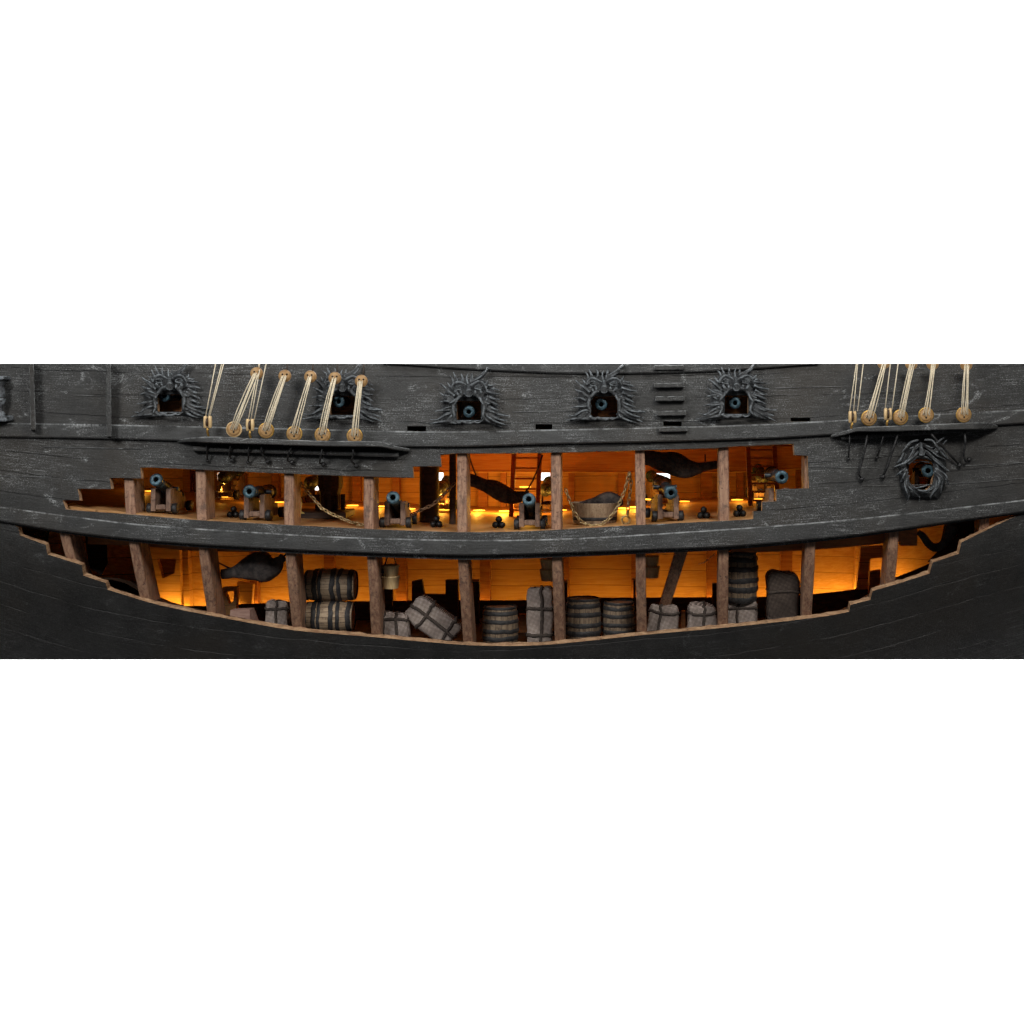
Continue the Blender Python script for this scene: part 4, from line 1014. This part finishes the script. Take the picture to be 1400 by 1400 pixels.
def bale(px0, px1, pyt, pyb, y, label, mat=M_burlap, dep=.8, cords=((0,), (0,)), ang=0, e=.32, seed=0, ears=True, grp='cord bound bales in the hold', taper=0, thick=.021):
    dd = min(px1 - px0, pyb - pyt) / 200 * dep; y = max(y, H((px0 + px1) / 2, pyb) + .17 + dd)
    a, b = P(px0, pyb, y), P(px1, pyt, y); w, h = (b.x - a.x) / 2, (b.z - a.z) / 2; c = Vector(((a.x + b.x) / 2, y, (a.z + b.z) / 2)); d = min(w, h) * dep
    t = thing('bale', label, 'bale', c, grp)
    sg = lambda v, p: math.copysign(abs(v) ** p, v)
    def S(lat, lon, k=1.0):
        x = w * sg(math.cos(lat), e) * sg(math.cos(lon), e); yy = d * sg(math.cos(lat), e) * sg(math.sin(lon), e); z = h * sg(math.sin(lat), e)
        return warp(Vector((x, yy, z)) * k)
    def warp(v):
        nx = noise.noise(Vector((v.x * 3.5, v.y * 3.5, v.z * 3.5 + seed * 7))) * .06 + noise.noise(Vector((v.x * 9, v.y * 9, v.z * 9 + seed * 3))) * .018
        f = 1 - taper * (v.z / h)
        v = Vector((v.x * f, v.y, v.z)); v *= 1 + nx / max(w, h) * .9
        # cinch in where the cords run
        for cx in cords[0]:
            v.z *= 1 - .035 * math.exp(-((v.x / w - cx) / .12) ** 2)
        for cz in cords[1]:
            v.x *= 1 - .05 * math.exp(-((v.z / h - cz) / .12) ** 2)
        return v
    M = Matrix.Rotation(R(ang), 3, 'Y')
    mb = MB(); n, m = 36, 48; vs = []
    for i in range(n + 1):
        lat = -math.pi / 2 + math.pi * i / n
        for j in range(m): vs.append(c + M @ S(lat, 2 * math.pi * j / m))
    mb.add(vs, [(i*m + j, i*m + (j+1) % m, (i+1)*m + (j+1) % m, (i+1)*m + j) for i in range(n) for j in range(m)], 0, True)
    if False:
        for s_ in (-1, 1):
            ex = S(R(78), R(90 - s_ * 80)) ; p0 = c + M @ ex
            mb.tube([p0 + M @ Vector((-s_ * .05, 0, -.02)), p0 + M @ Vector((s_ * .01, 0, .018)), p0 + M @ Vector((s_ * .035, 0, .03))], [.05, .035, .012], 8)
    mb.build('cloth', mat, t)
    pg = lambda q: [c + M @ warp(v * 1.012) for v in q]
    sup = lambda A, B, th: (A * sg(math.cos(th), e), B * sg(math.sin(th), e))
    for cx in cords[0]:
        f = (1 - abs(cx) ** (2 / e)) ** (e / 2); q = []
        for j in range(48):
            u, v = sup(d * f, h * f, 2 * math.pi * j / 48); q.append(Vector((w * cx + .012 * math.sin(j * .7 + seed), u, v)))
        mb = MB(); mb.tube(pg(q), thick, 6, closed=True); mb.build('cord', M_darkrope, t)
    for cz in cords[1]:
        f = (1 - abs(cz) ** (2 / e)) ** (e / 2); q = []
        for j in range(48):
            u, v = sup(w * f, d * f, 2 * math.pi * j / 48); q.append(Vector((u, v, h * cz + .012 * math.sin(j * .5 + seed))))
        mb = MB(); mb.tube(pg(q), thick, 6, closed=True); mb.build('cord', M_darkrope, t)
    return t
bale(363.5, 397, 820, 861, .9, 'small grey bale left of the fourth rib in the hold', cords=((.05,), (.5,)), seed=1, taper=.06)
bale(522, 561, 835, 879, .85, 'low grey bale right of the fifth rib in the hold', cords=((.15, -.75), (.55,)), seed=2, taper=.08)
bale(556, 632, 828, 868, .95, 'grey bale leaning at a slant left of the middle rib', cords=((-.35, .62), (.02,)), ang=37, seed=3, e=.28, ears=False, thick=.025)
bale(720.5, 756.5, 803, 885, .8, 'tall upright grey bale with crossed cords left of the seventh rib', cords=((.12,), (.32, -.55)), seed=4, e=.3, thick=.025)
bale(885.5, 926, 827, 873, .85, 'slumped grey bale below the diagonal brace', cords=((-.25,), (.6,)), seed=5, ang=6, taper=.12)
bale(940, 981, 825, 868, .9, 'squat grey bale left of the ninth rib in the hold', cords=((.1,), (.45,)), seed=6, taper=.14)
bale(990, 1035.5, 820, 862, .9, 'grey bale carrying the tall barrel right of the ninth rib', cords=((-.2,), (.55,)), seed=7, taper=.02)
bale(1047.5, 1093, 779, 857, .85, 'tall dark brown sack with two cords beside the tenth rib', M_sack, cords=((), (.28, -.62)), seed=8, e=.42, dep=.95, thick=.019)
# small folded box
y_ = .75; z0 = None
o_ = [(313.5, 848), (315.5, 834.5), (342, 833), (350, 849), (338, 853)]
mb = MB(); f_ = pl([(313.5, 852), (315, 834), (341.5, 833), (341.5, 856)], y_); k_ = [f_[0] + Vector((.10, .25, -.02)), f_[1] + Vector((.02, .16, 0)), f_[2] + Vector((.02, .16, 0)), f_[3] + Vector((.09, .25, -.02))]
mb.prism(f_, k_); tag(mb.build('wooden_box', M_box, origin=f_[0]), 'small reddish wooden box with a sloped lid at the left of the hold floor', 'box')
# buckets
def bucket_pair(px, pyt, y, sc, label, ropes=True):
    q = P(px, pyt, y); t = thing('bucket_pair', label, 'buckets', q, 'paired buckets hanging in the hold'); s_ = sc
    for k, (z_, r) in enumerate(((-.175, .118), (-.33, .125))):
        b = MB(); b.lathe([(r * .84, z_ * s_), (r * .86 , z_ * s_ + .01), (r, (z_ + .15) * s_), (r * 1.04, (z_ + .155) * s_), (r * 1.04, (z_ + .175) * s_), (r * .92, (z_ + .175) * s_), (r * .8, (z_ + .06) * s_)], Matrix.Translation(q), 28); b.build('bucket', M_pale, t)
    if ropes:
        for s2 in (-1, 1):
            b = MB(); b.tube([q + Vector((s2 * .085, 0, -.02)), q + Vector((s2 * .05, 0, .1)), q + Vector((s2 * .02 + .02, 0, .30))], .008, 6); b.build('rope', M_darkrope, t)
        b = MB(); ico(b, q + Vector((-.1, -.07, -.09)), .022); b.build('knot', M_tar, t)
bucket_pair(534, 772, .5, 1.0, 'two pale wooden buckets hung one under the other right of the fifth rib')
bucket_pair(750, 764, 1.0, .95, 'dim paired buckets hanging far back behind the seventh rib', False)
bucket_pair(890, 760, 1.0, .95, 'dim paired buckets hanging far back behind the eighth rib', False)

# ------------------------------------------------------------------ rigging on the outside
def disc(mb, c, r, holes, mat=0, tilt=0):
    M = Matrix.Translation(c) @ Matrix.Rotation(R(90), 4, 'X') @ Matrix.Rotation(R(tilt), 4, 'Y')
    mb.lathe([(.001, .034), (r * .62, .034), (r * .8, .028), (r * .86, .016), (r * .9, .01), (r * .93, .024), (r, .012), (r, -.012), (r * .9, -.03), (.001, -.034)], M, 30, 0, True, False)
    for a, b in holes: mb.lathe([(.001, .0365), (.013, .0365), (.014, .03)], M @ Matrix.Translation((a, b, 0)), 10, 1, False, False)
def deadeyes(up_, lo, label, grp, ro=.098, du=.30, dl=.33, n=5):
    a, b = HP(up_[0], up_[1], -du), HP(lo[0], lo[1], -dl)
    t = thing('deadeye_lanyard', label, 'deadeyes', b, grp)
    hu = [(-.03, .022), (.03, .022), (0, -.03)]; hl = [(-.035, .02), (.035, .02), (0, -.035)]
    for c, hs, r in ((a, hu, ro * .87), (b, hl, ro)):
        mb = MB(); disc(mb, c, r, hs, 0, random.uniform(-9, 9)); mb.build('deadeye', [M_eye, M_bore], t, clip=True)
    mb = MB(); mb.tube([b + Vector((math.cos(x) * ro, .0, math.sin(x) * ro)) for x in [i * math.pi / 12 for i in range(24)]], .013, 6, closed=True); mb.build('strop', M_brassring if random.random() < .6 else M_pale, t)
    for i in range(n):
        f = (i / (n - 1) - .5); k = random.uniform(-.006, .006)
        p = a + Vector((f * .055 + k, -.045, -.008 + .012 * (i % 2))); q_ = b + Vector((f * .085 - k, -.045, -.012 * (i % 3) + .01))
        sagv = Vector((random.uniform(-.012, .012), -.012, 0)); mb = MB()
        mb.tube([p + Vector((0, .02, 0)), p, p.lerp(q_, .33) + sagv, p.lerp(q_, .67) + sagv, q_, q_ + Vector((0, .02, 0))], .0070, 6); mb.build('lanyard', M_rope, t, clip=True)
    return t, a, b
def chainplate(t, pts, knob=.035, mat=M_iron, w=.014, d0=.30, d1=.05):
    n = len(pts); line = [HP(x, y, -(d0 + (d1 - d0) * i / (n - 1))) for i, (x, y) in enumerate(pts)]
    mb = MB(); mb.tube(line, [w] * n, 7); mb.build('chain_plate', mat, t)
    mb = MB(); ico(mb, line[-1], knob); mb.build('bolt', M_iron, t)
ga, gb_ = 'deadeye lanyards over the left channel', 'deadeye lanyards over the right channel'
LD = [((351, 510.5), (320, 587), 'leftmost deadeye pair of the left group with widely slanting lanyards', [(316, 606), (314, 616), (313, 622), (317, 629)]),
      ((389.5, 514), (364, 588.5), 'second deadeye pair of the left group, left of the masked cannon', [(358, 608), (357, 618), (362, 626), (366, 631)]),
      ((424.5, 515), (402.5, 593), 'third deadeye pair of the left group beside the carved face', [(399, 611), (394, 621), (393, 630), (399, 632)]),
      ((458, 517), (441, 594.5), 'fourth deadeye pair of the left group, crossing the carved face', [(441, 613), (438, 625), (437, 633), (442, 635)]),
      ((494, 521), (485, 596), 'rightmost deadeye pair of the left group with the steepest lanyards', [(483, 614), (483, 622), (480, 630), (487, 637)])]
for u, l, lb, cp in LD:
    t, a, b = deadeyes(u, l, lb, ga)
    mb = MB(); e_ = HP(u[0] + 3.5, 497, -.30); mb.tube([a + Vector((.03, 0, .085)), e_], .013, 6); mb.build('shroud', M_rope if u[0] < 360 else M_darkrope, t, clip=True)
    chainplate(t, cp, .034, d0=.24)
RD = [((1208, 496.5), (1188, 571.5), 'leftmost deadeye pair of the right group, lanyards slanting', [(1186, 593), (1183, 612), (1178, 632), (1174, 648), (1178, 655)]),
      ((1246, 497.5), (1231, 570.5), 'second deadeye pair of the right group, left above the wailing face', [(1228, 593), (1221, 614), (1214, 636), (1207, 652)]),
      ((1275, 497.5), (1266, 567.5), 'third deadeye pair of the right group, straight above the wailing face', [(1273, 593), (1285, 607), (1299, 622), (1312, 636)]),
      ((1321, 498.5), (1317.5, 567), 'rightmost deadeye pair of the right group with upright lanyards', [(1319, 589), (1320, 605), (1317, 622), (1320, 631), (1325, 628)])]
for u, l, lb, cp in RD:
    t, a, b = deadeyes(u, l, lb, gb_); chainplate(t, cp, .035, d0=.24, w=.016)
def block(px, py, ropes, label, cp, grp='pale rope blocks on the channels'):
    c = HP(px, py, -.34); t = thing('rope_block', label, 'rope block', c, grp)
    for s_ in (-1, 1):
        mb = MB(); mb.lathe([(.02, -.082), (.032, -.07), (.036, 0), (.032, .07), (.02, .082)], Matrix.Translation(c + Vector((s_ * .031, 0, 0))) @ Matrix.Diagonal((.75, 1, 1, 1)), 14); mb.build('cheek', M_pale, t)
    mb = MB(); mb.lathe([(.06, -.011), (.06, .011)], Matrix.Translation(c) @ Matrix.Rotation(R(90), 4, 'Y'), 18); mb.build('sheave', M_darkwood, t)
    mb = MB(); mb.tube([c + Vector((0, 0, -.08)), c + Vector((-.012, .02, -.13)), c + Vector((0, .04, -.2))], .016, 7); mb.build('hook', M_brassring, t)
    for (x0, y0, x1, y1) in ropes:
        mb = MB(); mb.tube([HP(x0, y0, -.36), HP((x0 + x1) / 2, (y0 + y1) / 2, -.35), HP(x1, y1, -.34)], .0070, 6); mb.build('rope', M_rope, t, clip=True)
    chainplate(t, cp, .024, d0=.24, w=.011)
block(284, 577, [(281, 570, 295, 496), (286.5, 570, 306, 496), (285, 570, 303.5, 496)], 'leftmost pale rope block on the left channel', [(282, 606), (283, 616), (283.5, 630)])
block(342, 581, [(339.5, 574, 351, 513), (343, 574, 355, 505), (347.5, 574, 364, 496)], 'pale rope block between the first two deadeyes on the left channel', [(340, 608), (340, 620), (339, 632)])
block(1165.5, 570, [(1161.5, 563, 1171, 496), (1167, 563, 1172.5, 496), (1172.5, 562, 1180.5, 496)], 'leftmost pale rope block on the right channel', [(1162, 595), (1161, 612), (1160, 627)])
block(1214, 566, [(1210, 560, 1217.5, 496), (1219.5, 560, 1228, 496)], 'pale rope block between the first two deadeyes on the right channel', [(1209, 592), (1204, 610), (1199, 626)])
# timber seen through the gun ports
for (x, y, w, h) in PORTS:
    a = HP(x, y, .36); mb = MB(); mb.box((0, 0, 0), (w * .026, .05, h * .022), Matrix.Translation(a), .004); mb.build('port_lining', M_beam, ship)
a = HP(636, 560, .30); mb = MB(); mb.box((0, 0, 0), (.13, .05, .3), Matrix.Translation(a), .01); mb.build('inner_post', M_rib, ship)
